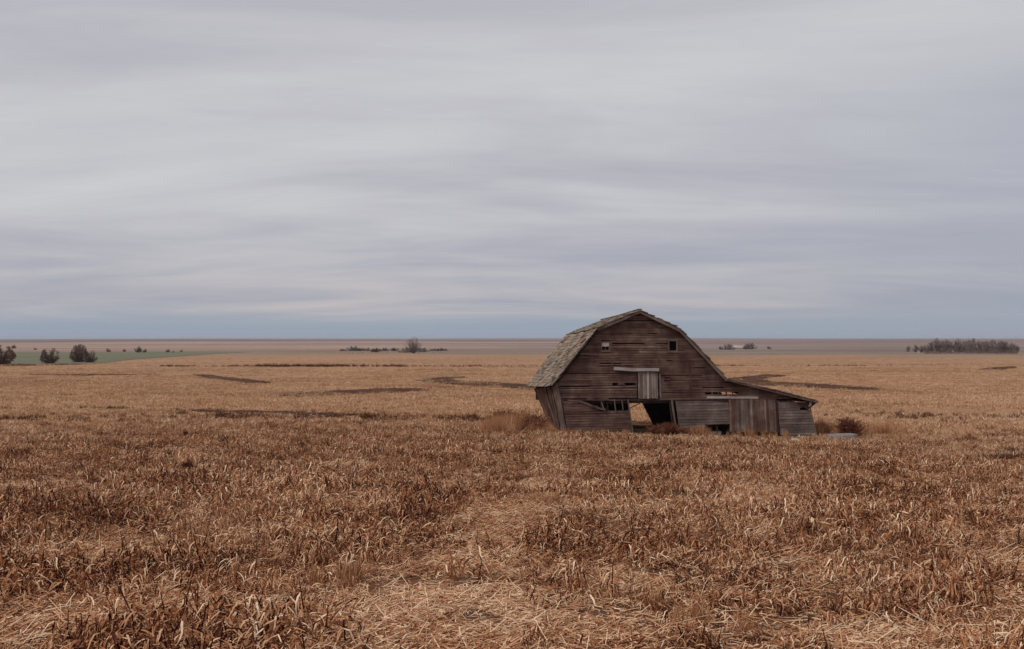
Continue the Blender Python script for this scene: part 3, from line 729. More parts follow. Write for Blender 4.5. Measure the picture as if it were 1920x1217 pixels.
def fan(seed, h, stems, spread, rad, r0=.08, twig=.03, nodes=6, tw=5, up=.12, low=.0):
    R = random.Random(seed); T = MB(); Cn = MB()
    for i in range(stems):
        a = R.uniform(0, 6.28); t_ = spread * math.sqrt(R.random()); d = Vector((math.cos(a) * math.sin(t_), math.sin(a) * math.sin(t_), math.cos(t_)))
        p = Vector((R.gauss(0, .12), R.gauss(0, .12), -.15 - .02)); ln = h * R.uniform(.75, 1.08) * (1 - .25 * (t_ / 1.5) ** 2)
        for k in range(nodes):
            d = (d + Vector((R.gauss(0, .13), R.gauss(0, .13), up))).normalized(); q = p + d * ln / nodes
            r_a, r_b = r0 * (1 - k / nodes) + .012, r0 * (1 - (k + 1) / nodes) + .010
            (T if k < 2 else Cn).tube(p, q, r_a, r_b, 4 if k < 2 else 3, R.random() * .6)
            if k >= low:
                for _ in range(tw):
                    d2 = (d * .7 + Vector((R.gauss(0, .6), R.gauss(0, .6), R.gauss(.1, .45)))).normalized(); l2 = h * R.uniform(.10, .24); e = q.lerp(p, R.random())
                    e1 = e + d2 * l2 * .55; Cn.tube(e, e1, twig * .8, twig * .5, 3, R.random() * .7)
                    for _ in range(3):
                        d3 = (d2 + Vector((R.gauss(0, .6), R.gauss(0, .6), R.gauss(.05, .5)))).normalized(); e2 = e1 + d3 * l2 * R.uniform(.4, .8)
                        Cn.ribbon([e.lerp(e1, R.uniform(.4, 1)), (e1 + e2) / 2, e2], [twig * .7, twig * .6, twig * .2], d3.orthogonal().normalized(), R.random())
            p = q
    zt = np.percentile([v.z for v in Cn.v], 99.5); xr = np.percentile([math.hypot(v.x, v.y) for v in Cn.v], 97)
    for m_ in (T, Cn):
        for v in m_.v:
            v.z *= h / zt; v.x *= rad / xr; v.y *= rad / xr
            ex, ez = math.hypot(v.x, v.y) / rad, (v.z - h * .45) / (h * .55); r_ = math.hypot(ex, ez); wob = 1 + .10 * math.sin(math.atan2(v.y, v.x) * 3 + seed) + .08 * math.sin(v.z * 2.1 + seed)
            lim = .88 * wob
            if r_ > lim and v.z > h * .25: k_ = (lim + (r_ - lim) * .12) / r_; v.x *= k_; v.y *= k_; v.z = h * .45 + (v.z - h * .45) * k_
    return T, Cn
PROTO = {}
def protof(key, tm, cm, **kw):
    T, Cn = fan(**kw); PROTO[key] = (T.mesh('trunk', tm), Cn.mesh('crown', cm), kw['h'])
def proto(key, tm, cm, **kw):
    T, Cn = grow(**kw); PROTO[key] = (T.mesh('trunk', tm), Cn.mesh('crown', cm), kw['h'])
protof('bushA', M['bush'], M['bush'], seed=11, h=5.0, stems=40, spread=1.45, rad=3.4, twig=.055, tw=8, up=.08)
protof('bushB', M['bush'], M['bush'], seed=23, h=5.0, stems=40, spread=1.35, rad=3.2, twig=.055, tw=8, up=.08)
protof('bushC', M['bush'], M['bush'], seed=35, h=5.0, stems=40, spread=1.5, rad=3.6, twig=.055, tw=8, up=.08)
protof('treeA', M['far_tree'], M['far_tree'], seed=41, h=9.0, stems=26, spread=1.15, rad=5.0, r0=.16, twig=.035, tw=9, up=.0, low=1)
protof('groveA', M['far_tree'], M['far_tree'], seed=52, h=9.0, stems=20, spread=1.0, rad=3.4, r0=.14, twig=.13, tw=5, low=1, up=.03)
protof('groveB', M['far_tree'], M['far_tree'], seed=63, h=9.0, stems=22, spread=1.15, rad=4.2, r0=.14, twig=.13, tw=5, low=1, up=.03)
protof('groveC', M['far_tree'], M['far_tree'], seed=74, h=9.0, stems=24, spread=1.35, rad=5.4, r0=.12, twig=.13, tw=5, up=.03)
protof('shrubP', M['pale_twig'], M['pale_twig'], seed=77, h=3.0, stems=24, spread=1.5, rad=3.0, r0=.07, twig=.08, tw=5, nodes=4, up=.03)
protof('smallA', M['bush'], M['bush'], seed=85, h=3.0, stems=20, spread=1.45, rad=2.3, r0=.10, twig=.12, tw=4, nodes=4, up=.05)
def tree(name, key, px, py, hpx, label, cat='tree', group=None, wide=1.0, rz=None):
    g = at(px, py); tm, cm, h = PROTO[key]; dist = g.y
    H = hpx * dist / F; k = H / h
    r = empty(name, g, random.uniform(0, 6.28) if rz is None else rz); r.scale = (k * wide, k * wide, k)
    tag(r, label, cat, group); link('trunk', tm, r); link('crown', cm, r); return r
tree('bare_bush', 'bushC', 1, 683.5, 37, 'dark leafless bush cut by the left edge of the photo', 'bush', 'dark bushes by the green field', 1.0)
tree('bare_bush', 'bushA', 93, 682, 31, 'dark leafless bush by the green field, middle and narrower of the left three', 'bush', 'dark bushes by the green field', .95)
tree('bare_bush', 'bushB', 149, 679.5, 35, 'taller left half of the pair of dark leafless bushes beside the green field', 'bush', 'dark bushes by the green field', .8)
tree('bare_bush', 'bushA', 169, 680, 24, 'lower bush leaning out at the right of the tallest dark bush by the green field', 'bush', 'dark bushes by the green field', .9, 1.0)
tree('bare_tree', 'treeA', 776, 662.5, 32, 'lone grey leafless tree with rounded crown breaking the horizon left of the barn', 'tree', None, 1.05)
sm = [(26,653.5,8,'small bare bush on the pink hillside above the leftmost dark bush'),(66,656,5,'tiny faint bush behind the green field, nearest the middle dark bush'),
      (203,660,8,'small round bush just right of the tall dark bushes, far behind'),(233,659.5,6,'small dark bush second to the right of the tall dark bushes'),
      (259,661,13,'tallest dark bush of the far row behind the green field'),(271,661,8,'low dark bush touching the tallest far bush behind the green field'),
      (315,660.5,7,'small far bush behind the right part of the green field'),(325,661,3.5,'tiny low shrub between two small far bushes behind the green field'),(340,660,5,'last small bush at the right tip of the green field')]
for (px, py, hp, lb) in sm: tree('far_bush', 'smallA', px, py, hp, lb, 'bush', 'small bushes behind the green field', .75)
ml = [(642,658,4,'leftmost grey shrub of the line left of the lone bare tree'),(662,658,9,'grey bush at the left of the faint line before the lone bare tree'),(674,658,6,'low grey shrub beside the leftmost larger bush of the far line'),
      (688,658,6,'small grey shrub in the middle of the line left of the lone tree'),(705,660,8,'darkest nearer shrub of the line left of the lone bare tree'),(722,658,6,'faint grey shrub right of the darkest nearer shrub'),
      (740,658,6.5,'dark low shrub nearest to the left of the lone bare tree'),(762,661,9,'shrub at the left foot of the lone bare tree'),(792,660,8,'shrub at the right foot of the lone bare tree'),
      (813,658,5,'low shrub a little right of the lone bare tree'),(825,658,6,'dark shrub at the right end of the line past the lone bare tree'),(834,658,4.5,'last low shrub right of the lone bare tree')]
for (px, py, hp, lb) in ml: tree('far_shrub', 'shrubP' if px not in (705, 740, 825) else 'smallA', px, py, hp * 1.1, lb, 'shrub', 'shrubs in line with the lone tree', 1.6)
rm = [(1352,655.5,7,'small grey bush just above the barn roof slope on the far plain'),(1366,655.5,12,'pale twiggy tree right of the barn roof on the far plain'),(1399,655,9,'brown bush at the right end of the pale streak on the far plain'),
      (1407,654.5,13,'pale twiggy tree with thin crown right of the pale streak'),(1442,654.5,6,'lone small dark bush farthest right of the barn roof group')]
for (px, py, hp, lb) in rm: tree('far_shrub', 'shrubP' if hp > 10 else 'smallA', px, py, hp, lb, 'shrub', 'small trees right of the barn roof', 1.0)
gv = [(1703,660,12,'B',.8),(1716,661,15,'A',.9),(1727,661,15,'C',.7),(1738,660,14,'C',1.1),(1747,660,20,'B',.9),(1757,660.5,27,'A',.85),(1766,660.5,24,'C',.9),(1776,661,25,'B',.9),(1786,661,23,'C',.9),(1797,661,26,'A',1.0),
      (1808,661,24,'C',.95),(1818,661.5,26,'B',.8),(1826,661,27,'A',1.0),(1838,661,24,'C',.95),(1850,661.5,24,'B',.95),(1860,661.5,25,'A',1.0),(1870,662,26,'C',.9),(1880,662,25,'B',.9),(1891,662,22,'C',.95),(1902,662,18,'C',.9)]
gl = ['thin low bent tree at the far left tip of the right-hand grove','small tree second from the left tip of the right-hand grove','small tree standing against the left gap of the right-hand grove','low bushy tree where the dense part of the grove starts',
      'mid-height tree left of the slender tallest one in the grove','slender tallest tree poking above the horizon at the left part of the grove','full rounded tree just right of the slender tallest one','broad grey tree right of the first full tree in the grove',
      'shorter rounded tree left of the pale spots at the grove foot','tall rounded tree above the pale spots at the grove foot','dense tree in the very middle of the grove','rounded tree left of the darkest treetop of the grove',
      'dark-topped tree rising to the horizon right of the grove centre','rounded tree just right of the dark-topped one','full tree left of the small dip in the grove skyline','tall tree just right of the small dip in the grove skyline',
      'broad tree in the right block of the grove','dense tree third from the right end of the grove','dark rounded tree second from the right end of the grove','lowest tree closing the right end of the grove']
for (px, py, hp, k, w), lb in zip(gv, gl): tree('grove_tree', 'grove' + k, px, py, hp, lb, 'tree', 'trees of the grove on the right horizon', w * 1.15)
gv2 = [(1753,660,17),(1771,660.5,16),(1790,661,17),(1803,661,18),(1832,661,18),(1845,661.5,17),(1866,662,18),(1886,662,17)]
# dense undergrowth of the grove
Rg = random.Random(5); ug = MB()
for _ in range(3800):
    px = Rg.uniform(1733, 1908); g = at(1733, 660) if False else None
    ug.t.append(0) if False else None
    x01 = (px - 1733) / 175; 
    y = 640 + Rg.uniform(-14, 14); x = (px - 960) / F * y; z = gz1(x, y); h = Rg.uniform(.2, 4.4) * (.6 + .4 * math.sin(x01 * 3.14)) ; 
    p = Vector((x, y, z + Rg.uniform(0, h))); d = Vector((Rg.uniform(-1, 1), Rg.uniform(-.3, .3), Rg.uniform(-.2, 1.2))).normalized() * Rg.uniform(.5, 1.3)
    ug.ribbon([p, p + d * .5 + Vector((0, 0, .05)), p + d], [.05, .05, .02], d.orthogonal().normalized(), Rg.random() * .7)
tag(ug.build('undergrowth', M['bush']), 'dark tangled undergrowth at the foot of the grove', 'undergrowth', None, 'stuff')

def shed(px, py, wpx, hpx, label):
    g = at(px, py); k = g.y / F; w, h = wpx * k, hpx * k; o = empty('shed', g, .2); tag(o, label, 'shed', 'pale sheds at the foot of the grove')
    m = MB(); m.box(-w/2, w/2, -w*.35, w*.35, -.3, h*.7); m.build('wall', M['stone'], o)
    m = MB(); m.quad8([(-w*.56,-w*.42,h*.7),(w*.56,-w*.42,h*.7),(w*.56,w*.42,h*.7),(-w*.56,w*.42,h*.7),(-w*.56,-.03,h),(w*.56,-.03,h),(w*.56,.03,h),(-w*.56,.03,h)]); m.build('roof', M['concrete'], o)
shed(1786.5, 662, 3.4, 5.5, 'tall narrow pale shed at the middle foot of the grove')
shed(1805, 663, 5.5, 2.6, 'low wide pale shed right of the narrow one at the grove foot')
shed(1723, 662, 3.4, 4.2, 'small yellowish shed between the thin trees left of the grove')
# pale field strip on the far plain, right of the barn roof
M['pale_field'] = plain('pale_stubble', (.46, .36, .30), (.56, .45, .38), .01)
def fars(pix, lift, mat, label): sheet('pale_field_strip', world_poly(pix), lift, mat, label, 0, 1)
fars([(1372, 651.5), (1377, 648), (1399, 650.3), (1399, 653.3), (1380, 653)], .5, M['pale_field'], 'pale streak of stubble on the far plain')

# ------------------------------------------------------------------ vegetation prototypes
V0 = Vector((0, 0, 1))
def leaf(m, R, base_, d, ln, w, tone, curl=1.0, seg=5, cr=.25):
    pts = []; wid = []; sides = []; p = base_.copy(); dd = d.normalized(); sd_ = dd.cross(V0)
    if sd_.length < .05: sd_ = Vector((1, 0, 0))
    sd_.normalize(); tw = R.uniform(-.9, .9)
    for i in range(seg + 1):
        q = i / seg; pts.append(p.copy()); wid.append(w * (1 - q) ** .6 * (.5 + .5 * min(1, q * 4)) + .0012)
        s2 = Matrix.Rotation(tw * q * 2.2, 3, dd) @ sd_; sides.append(s2)
        dd = (dd + Vector((R.uniform(-cr, cr), R.uniform(-cr, cr), -.42 * curl * (1.6 - .8 * q) + R.uniform(-cr, cr) * .5))).normalized(); p = p + dd * (ln / seg)
        if p.z < .01: p.z = .01 + R.random() * .02; dd.z = abs(dd.z) * .15
    m.ribbon(pts, wid, sides, tone)
def clump(seed, rad=.22, hgt=.34, stems=4, leaves=34, pale=.12, seg=4, rag=1.0):
    R = random.Random(seed); m = MB()
    for i in range(stems):
        b = Vector((R.gauss(0, rad * .42), R.gauss(0, rad * .42), -.03)); h = hgt * R.uniform(.5, 1.1)
        t_ = b + Vector((R.gauss(0, .06), R.gauss(0, .06), h)); mid = (b + t_) / 2 + Vector((R.gauss(0, .015), R.gauss(0, .015), 0))
        tn = R.uniform(.0, .45); m.tube(b, mid, .0055, .0045, 3, tn); m.tube(mid, t_, .0045, .0035, 3, tn + .05)
        for k in range(R.randint(6, 10)):
            q = R.uniform(.3, 1.0); p = b.lerp(t_, q); a = R.uniform(0, 6.28)
            leaf(m, R, p, Vector((math.cos(a), math.sin(a), R.uniform(-.3, 1.1))), R.uniform(.06, .20), R.uniform(.0022, .0075), min(1, max(0, R.gauss(.50, .26))), 1.3, seg, .5)
    for i in range(leaves):
        a = R.uniform(0, 6.28); rr_ = rad * math.sqrt(R.random()); p = Vector((math.cos(a) * rr_, math.sin(a) * rr_, R.uniform(0, hgt * .55)))
        a2 = R.uniform(0, 6.28); tn = R.gauss(.38, .20) if R.random() > pale else R.uniform(.75, 1)
        leaf(m, R, p, Vector((math.cos(a2), math.sin(a2), R.uniform(-.5, 1.3))), R.uniform(.05, .19), R.uniform(.002, .0068), min(1, max(0, tn)), R.uniform(.3, 1.8), seg, .5)
    for i in range(4):
        a = R.uniform(0, 6.28); leaf(m, R, Vector((R.gauss(0, rad * .4), R.gauss(0, rad * .4), hgt * .2)), Vector((math.cos(a), math.sin(a), R.uniform(.5, 2.5))), R.uniform(.18, .34), R.uniform(.003, .008), R.uniform(.45, 1), 1.0, 5, .3)
    return m
def litter(seed, rad=.42, n=175):
    R = random.Random(seed); m = MB()
    for i in range(n):
        a = R.uniform(0, 6.28); rr_ = rad * math.sqrt(R.random()); p = Vector((math.cos(a) * rr_, math.sin(a) * rr_, R.uniform(.004, .07)))
        a2 = R.uniform(0, 6.28) if R.random() < .5 else R.gauss(0, .7); d = Vector((math.cos(a2), math.sin(a2), R.uniform(-.02, .45))); tn = min(1, max(.05, R.gauss(.68, .22)))
        if R.random() < .22:
            e = p + d * R.uniform(.06, .24); m.tube(p, e, .0038, .003, 3, tn)
        else: leaf(m, R, p, d, R.uniform(.04, .18), R.uniform(.002, .0075), tn, .3, 4, .45)
    return m
def husk(seed):
    R = random.Random(seed); m = MB()
    for i in range(11):
        a = R.uniform(0, 6.28); leaf(m, R, Vector((0, 0, .01)), Vector((math.cos(a), math.sin(a), R.uniform(.1, 1.8))), R.uniform(.12, .26), R.uniform(.010, .02), R.uniform(.8, 1), .9, 4)
    return m
def fluff(seed, h=.55, n=130, rad=.2):
    R = random.Random(seed); m = MB()
    for i in range(n):
        a = R.uniform(0, 6.28); rr_ = rad * R.random(); p = Vector((math.cos(a) * rr_, math.sin(a) * rr_, 0)); t_ = R.gauss(0, .28); d = Vector((math.sin(t_) * math.cos(a), math.sin(t_) * math.sin(a), math.cos(t_)))
        ln = h * R.uniform(.5, 1.1); e = p + d * ln + Vector((R.gauss(0, .05), R.gauss(0, .05), 0)); mid = (p + e) / 2 + Vector((R.gauss(0, .02), R.gauss(0, .02), .02))
        m.ribbon([p, mid, e], [.004, .0035, .001], Vector((math.cos(R.random() * 6), math.sin(R.random() * 6), 0)), R.random())
    return m
def stub(seed, n=20, rad=.35, h=.26):
    """low cut stubble, seen from far"""
    R = random.Random(seed); m = MB()
    for i in range(n):
        p = Vector((R.uniform(-rad, rad), R.uniform(-rad, rad), -.02)); d = Vector((R.gauss(0, .35), R.gauss(0, .35), 1)).normalized(); ln = h * R.uniform(.4, 1.1)
        a = R.uniform(0, 6.28); m.ribbon([p, p + d * ln * .55, p + d * ln + Vector((math.cos(a), math.sin(a), -.3)) * .06], [.016, .015, .006], Vector((math.cos(a), math.sin(a), 0)), min(1, max(0, R.gauss(.58, .2))))
    return m
def lib(name, meshes):
    col_ = bpy.data.collections.new(name)
    for i, me in enumerate(meshes):
        o = bpy.data.objects.new('%s_%02d' % (name, i), me); col_.objects.link(o)
    return col_
L_crop = lib('crop_library', [clump(100 + i, rad=.2 + .02 * (i % 4), hgt=.20 + .03 * (i % 5), stems=3 + i % 3, leaves=92 + 5 * (i % 4)).mesh('crop', M['crop']) for i in range(12)])
L_lit = lib('litter_library', [litter(200 + i).mesh('litter', M['crop']) for i in range(7)] + [husk(260 + i).mesh('husk', M['crop']) for i in range(2)])
L_fluff = lib('fluff_library', [fluff(300 + i).mesh('fluff', M['fluff']) for i in range(3)])
L_stub = lib('stubble_library', [stub(400 + i).mesh('stubble', M['farcrop']) for i in range(6)])
L_weed = lib('weed_library', [clump(500 + i, rad=.22, hgt=.36, stems=7, leaves=22, pale=0).mesh('weed', M['weed']) for i in range(4)])

def scatter(name, pts, rot, scl, idx, col_, label, cat):
    me = bpy.data.meshes.new(name); n = len(pts); me.vertices.add(n); me.vertices.foreach_set('co', np.asarray(pts, np.float32).ravel())
    for nm, arr, typ in (('rot', rot, 'FLOAT_VECTOR'), ('scl', scl, 'FLOAT_VECTOR')):
        a = me.attributes.new(nm, typ, 'POINT'); a.data.foreach_set('vector', np.asarray(arr, np.float32).ravel())
    a = me.attributes.new('idx', 'INT', 'POINT'); a.data.foreach_set('value', np.asarray(idx, np.int32))
    me.update(); o = link(name, me); tag(o, label, cat, None, 'stuff')
    ng = bpy.data.node_groups.new(name, 'GeometryNodeTree')
    ng.interface.new_socket('Geometry', in_out='INPUT', socket_type='NodeSocketGeometry'); ng.interface.new_socket('Geometry', in_out='OUTPUT', socket_type='NodeSocketGeometry')
    gi = ng.nodes.new('NodeGroupInput'); go = ng.nodes.new('NodeGroupOutput'); ip = ng.nodes.new('GeometryNodeInstanceOnPoints')
    ci = ng.nodes.new('GeometryNodeCollectionInfo'); ci.inputs['Collection'].default_value = col_; ci.inputs['Separate Children'].default_value = True; ci.inputs['Reset Children'].default_value = True
    def na(nm, dt): q = ng.nodes.new('GeometryNodeInputNamedAttribute'); q.data_type = dt; q.inputs[0].default_value = nm; return q.outputs[0]
    ng.links.new(gi.outputs[0], ip.inputs['Points']); ng.links.new(ci.outputs[0], ip.inputs['Instance']); ip.inputs['Pick Instance'].default_value = True
    ng.links.new(na('idx', 'INT'), ip.inputs['Instance Index']); ng.links.new(na('rot', 'FLOAT_VECTOR'), ip.inputs['Rotation']); ng.links.new(na('scl', 'FLOAT_VECTOR'), ip.inputs['Scale'])
    ng.links.new(ip.outputs[0], go.inputs[0])
    md = o.modifiers.new('scatter', 'NODES'); md.node_group = ng; return o
def cand(bands, side=.5, extra=5.0):
    X_, Y_ = [], []
    for a, b_, dn in bands:
        w = side * b_ + extra; n = int((b_ - a) * 2 * w * dn); x = rng.uniform(-w, w, n); y = rng.uniform(a, b_, n); k = np.abs(x) < side * y + extra; X_.append(x[k]); Y_.append(y[k])
    return np.concatenate(X_), np.concatenate(Y_)
def near_barn(x, y, mgn=.25):
    dx, dy = x - A0.x, y - A0.y; s_ = dx * u_.x + dy * u_.y; t_ = dx * v_.x + dy * v_.y
    return (s_ > -.6) & (s_ < 12.9) & (t_ > -mgn) & (t_ < D + .3), s_, t_
def seg_dist(px, py, pts):
    d = np.full(px.shape, 1e9)
    for (x0, y0), (x1, y1) in zip(pts, pts[1:]):
        vx, vy = x1 - x0, y1 - y0; t_ = np.clip(((px - x0) * vx + (py - y0) * vy) / (vx * vx + vy * vy), 0, 1); d = np.minimum(d, np.hypot(px - x0 - t_ * vx, py - y0 - t_ * vy))
    return d
def W2(px, py): p = at(px, py); return (p.x, p.y)
TRAIL = [W2(*p) for p in ((1020, 905), (1000, 940), (940, 975), (900, 1030), (850, 1090), (830, 1150), (800, 1217))]
TRAIL += [(TRAIL[-1][0] * .6, 4.0)]
def thin(x, y):
    """0 = full crop, 1 = flattened, only litter"""
    d = seg_dist(x, y, TRAIL); w = np.interp(y, [4, 9, 12, 16, 22], [1.3, 1.05, .85, .75, .5]); a = np.clip(1.45 - d / w, 0, 1)
    q = W2(90, 1170); b_ = np.clip(1.5 - np.hypot((x - q[0]) / 1.3, (y - q[1]) / 1.3), 0, 1)
    q = W2(150, 1050); c_ = np.clip(1.4 - np.hypot((x - q[0]) / .9, (y - q[1]) / 1.0), 0, 1)
    q = W2(1430, 1190); e_ = .3 * np.clip(1.4 - np.hypot((x - q[0]) / 1.0, (y - q[1]) / .8), 0, 1)
    m_ = np.maximum(np.maximum(a, b_), np.maximum(c_, e_))
    nz = vnoise(x, y, 1.3, 3); return np.clip(m_ + (nz - .5) * .8 * (m_ > .05), 0, 1)
def orient(n, tilt):
    r = np.zeros((n, 3)); r[:, 0] = rng.normal(0, tilt, n); r[:, 1] = rng.normal(0, tilt, n); r[:, 2] = rng.uniform(0, 6.283, n); return r
# standing crop
x, y = cand([(2.5, 9, 24), (9, 14, 21), (14, 22, 16), (22, 34, 12), (34, 47, 9), (47, 63, 7.5)])
nb_, s_, t_ = near_barn(x, y); th = thin(x, y)
cl_ = vnoise(x, y, .9, 1) * .5 + vnoise(x, y, 3.2, 2) * .5
keep = ~nb_ & (rng.random(len(x)) < np.interp(y, [34, 62], [1, .3])) & (rng.random(len(x)) > th * .97) & (rng.random(len(x)) < np.clip(.40 + 1.9 * (cl_ - .32), .22, 1))
keep &= np.hypot(x, y) > 2.6
for P_ in HW[7:]:
    keep &= ~in_poly(x, y, P_)
x, y, cl_, s_, t_ = x[keep], y[keep], cl_[keep], s_[keep], t_[keep]; n = len(x)
low_ = (s_ > -1) & (s_ < 13.5) & (t_ > -3.5) & (t_ < 9)
sc_ = np.clip(.35 + 1.35 * cl_ + rng.normal(0, .16, n), .4, 1.7); sc_ = sc_ * np.where(low_, .55, 1.0) * np.interp(y, [3, 8, 12, 30, 60], [.7, .8, .95, .95, .75])
scl = np.stack([sc_ * rng.uniform(.9, 1.4, n), sc_ * rng.uniform(.9, 1.4, n), sc_ * rng.uniform(.7, 1.25, n)], -1)
scatter('dry_crop', np.stack([x, y, gz(x, y)], -1), orient(n, .17), scl, rng.integers(0, 12, n), L_crop, 'dense tangle of dried rust-brown crop leaves and stalks covering the near field', 'dry crop')
print('crop', n)
# litter
x, y = cand([(2.5, 9, 11), (9, 14, 9), (14, 24, 6), (24, 34, 3)])
th = thin(x, y); keep = (rng.random(len(x)) < .42 + 1.0 * th) & (np.hypot(x, y) > 2.3); x, y, th = x[keep], y[keep], th[keep]; n = len(x)
sc_ = rng.uniform(.7, 1.15, n); scl = np.stack([sc_, sc_, sc_ * rng.uniform(.6, 1.4, n)], -1)
idx = np.where(rng.random(n) < .05, rng.integers(7, 9, n), rng.integers(0, 7, n)); r_ = orient(n, .05); r_[:, 2] = rng.normal(0, .7, n)
scatter('straw_litter', np.stack([x, y, gz(x, y) + .005], -1), r_, scl, idx, L_lit, 'pale flattened straw and broken leaves lying between the standing clumps', 'straw')
print('litter', n)
# soft orange grass tufts
pts = []
for (px, py, k, sp_, h_) in ((605, 1095, 5, .30, .55), (1010, 950, 6, .4, .6), (1305, 1185, 5, .35, .5), (430, 1010, 3, .4, .5), (1600, 1020, 4, .5, .5), (1450, 950, 4, .6, .5)):
    g = at(px, py)
    for _ in range(k): pts.append((g.x + random.gauss(0, sp_), g.y + random.gauss(0, sp_), h_ * random.uniform(.6, 1.0)))
TG = []
for (pa, pb, k, h_) in (((905, 806), (1012, 806), 110, 1.35), ((1060, 813), (1185, 814), 60, .42), ((1015, 812), (1045, 814), 14, .8), ((1232, 813), (1320, 816), 90, .72), ((1296, 815), (1324, 817), 18, .8), ((1325, 819), (1372, 820), 8, .4), ((1372, 818), (1460, 818), 26, .62), ((1532, 816), (1552, 812), 16, 1.15), ((1600, 815), (1680, 812), 30, .9)):
    a, b_ = at(*pa), at(*pb)
    for _ in range(k):
        q = random.random(); hh = h_ * random.uniform(.45, 1.0) * (.5 + .5 * math.sin(q * 3.1)) if k == 110 else h_ * random.uniform(.5, 1)
        TG.append((a.x + (b_.x - a.x) * q + random.gauss(0, .15), a.y + (b_.y - a.y) * q + random.gauss(0, .5 if k != 110 else 2.0), hh))
def tufts(name, P_, col_, n_lib, wide, label, cat):
    P_ = np.array(P_); n = len(P_); h = P_[:, 2]; scl = np.stack([h * wide, h * wide, h], -1)
    return scatter(name, np.stack([P_[:, 0], P_[:, 1], gz(P_[:, 0], P_[:, 1])], -1), orient(n, .08), scl, rng.integers(0, n_lib, n), col_, label, cat)
tufts('fine_grass', pts, L_fluff, 3, 1.2, 'soft orange-tan fine grass tufts among the crop', 'grass')
L_tall = lib('tall_library', [fluff(340 + i, h=.8, n=110, rad=.32).mesh('tall', M['fluff']) for i in range(3)])
tufts('tall_dry_grass', TG, L_tall, 3, 1.0, 'tall orange dry grass growing against the foot of the barn', 'grass')
# far stubble
x, y = cand([(34, 46, 2.2), (46, 56, 3.6), (56, 75, 4.2), (75, 110, 3.2), (110, 160, 1.9), (160, 240, 1.0), (240, 340, .5), (340, 460, .2)])
nb_, s_, t_ = near_barn(x, y); keep = ~nb_
hn = vnoise(x, y * .5, 1.6, 44) * .6 + vnoise(x, y * .5, 5.0, 45) * .4
for P_ in HW: keep &= ~in_poly(x, y, P_) | (hn > .60)
cl_ = vnoise(x, y, 2.5, 8) * .4 + vnoise(x, y * 1.5, 14, 9) * .6; keep &= rng.random(len(x)) < (.35 + cl_) * np.interp(y, [34, 50, 150, 460], [.3, 1, 1, .35])
keep &= ~in_poly(x, y, GREEN)
x, y, cl_ = x[keep], y[keep], cl_[keep]; n = len(x); sc_ = np.clip(rng.normal(.8, .2, n) + .5 * (cl_ - .5), .3, 1.6)
scatter('cut_stubble', np.stack([x, y, gz(x, y)], -1), orient(n, .08), np.stack([sc_ * 1.3 * np.interp(y, [120, 460], [1, 2.2]), sc_ * 1.3, sc_ * .8], -1), rng.integers(0, 6, n), L_stub, 'pale golden cut stubble of the field behind the barn', 'stubble')
print('far', n)
# dark weed lines: the ditch behind the barn, the far ditch, edges of the hollows
WD = []
def wline(pa, pb, k, sp_, h0, h1, nz=None):
    a, b_ = at(*pa), at(*pb)
    for _ in range(k):
        q = random.random(); xx_ = a.x + (b_.x - a.x) * q; yy2 = a.y + (b_.y - a.y) * q + random.gauss(0, sp_)
        d_ = vnoise(np.array([xx_]), np.array([yy2]), max(3.0, a.y * .03), 12)[0]
        if random.random() < .15 + 1.5 * max(0, d_ - .3): WD.append((xx_, yy2, random.uniform(h0, h1) * (.6 + .8 * d_)))
wline((-40, 786), (420, 785), 340, 1.8, .4, .95); wline((400, 785), (930, 788), 520, 1.4, .4, 1.0); wline((1540, 779), (1960, 783), 230, 2.2, .35, .8)
wline((930, 783), (1010, 790), 90, 1.2, .7, 1.5)
wline((300, 687), (560, 687), 300, 2.0, .7, 1.4); wline((480, 687.5), (1010, 687.5), 900, 2.2, .9, 2.3); wline((1330, 686), (1620, 686), 330, 2.0, .6, 1.5); wline((1640, 685), (1940, 683), 250, 2.0, .4, 1.0)
wline((-20, 687), (190, 683), 320, 2.5, .6, 1.5); wline((650, 663), (850, 662), 100, 6, .8, 2.0); wline((0, 766), (320, 768), 130, .5, .4, .8)
for P_ in HW:
    k = len(P_) 
    for _ in range(34):
        i = random.randrange(k); a, b_ = P_[i], P_[(i + 1) % k]; q = random.random(); WD.append((a[0] + (b_[0]-a[0]) * q, a[1] + (b_[1]-a[1]) * q, random.uniform(.3, .8)))
for P_ in HW[:7]:
    xs_ = [p[0] for p in P_]; ys_ = [p[1] for p in P_]; ar = (max(xs_) - min(xs_)) * (max(ys_) - min(ys_)); k = int(min(6000, ar * .9))
    hx = rng.uniform(min(xs_) - 1, max(xs_) + 1, k); hy = rng.uniform(min(ys_) - 1, max(ys_) + 1, k); ok = in_poly(hx, hy, P_) & (rng.random(k) < .25 + .8 * vnoise(hx, hy, 3.5, 31))
    for a, b_ in zip(hx[ok], hy[ok]): WD.append((a, b_, random.uniform(.18, .5)))
for _ in range(70):
    q = random.random(); a = W2(1850 + 80 * q, 862); WD.append((a[0] + random.gauss(0, .3), a[1] + random.gauss(0, .5), random.uniform(.4, .9)))
# darker weeds scattered through the crop
xw, yw = cand([(6, 20, .45), (20, 50, .35)]); kk = (vnoise(xw, yw, 2.4, 21) > .5) & (thin(xw, yw) < .3); 
for a, b_ in zip(xw[kk], yw[kk]): WD.append((a, b_, random.uniform(.5, 1.15)))
tufts('dark_weeds', WD, L_weed, 4, 1.25, 'dark reddish-brown dead weeds along the ditches and in the crop', 'weeds')

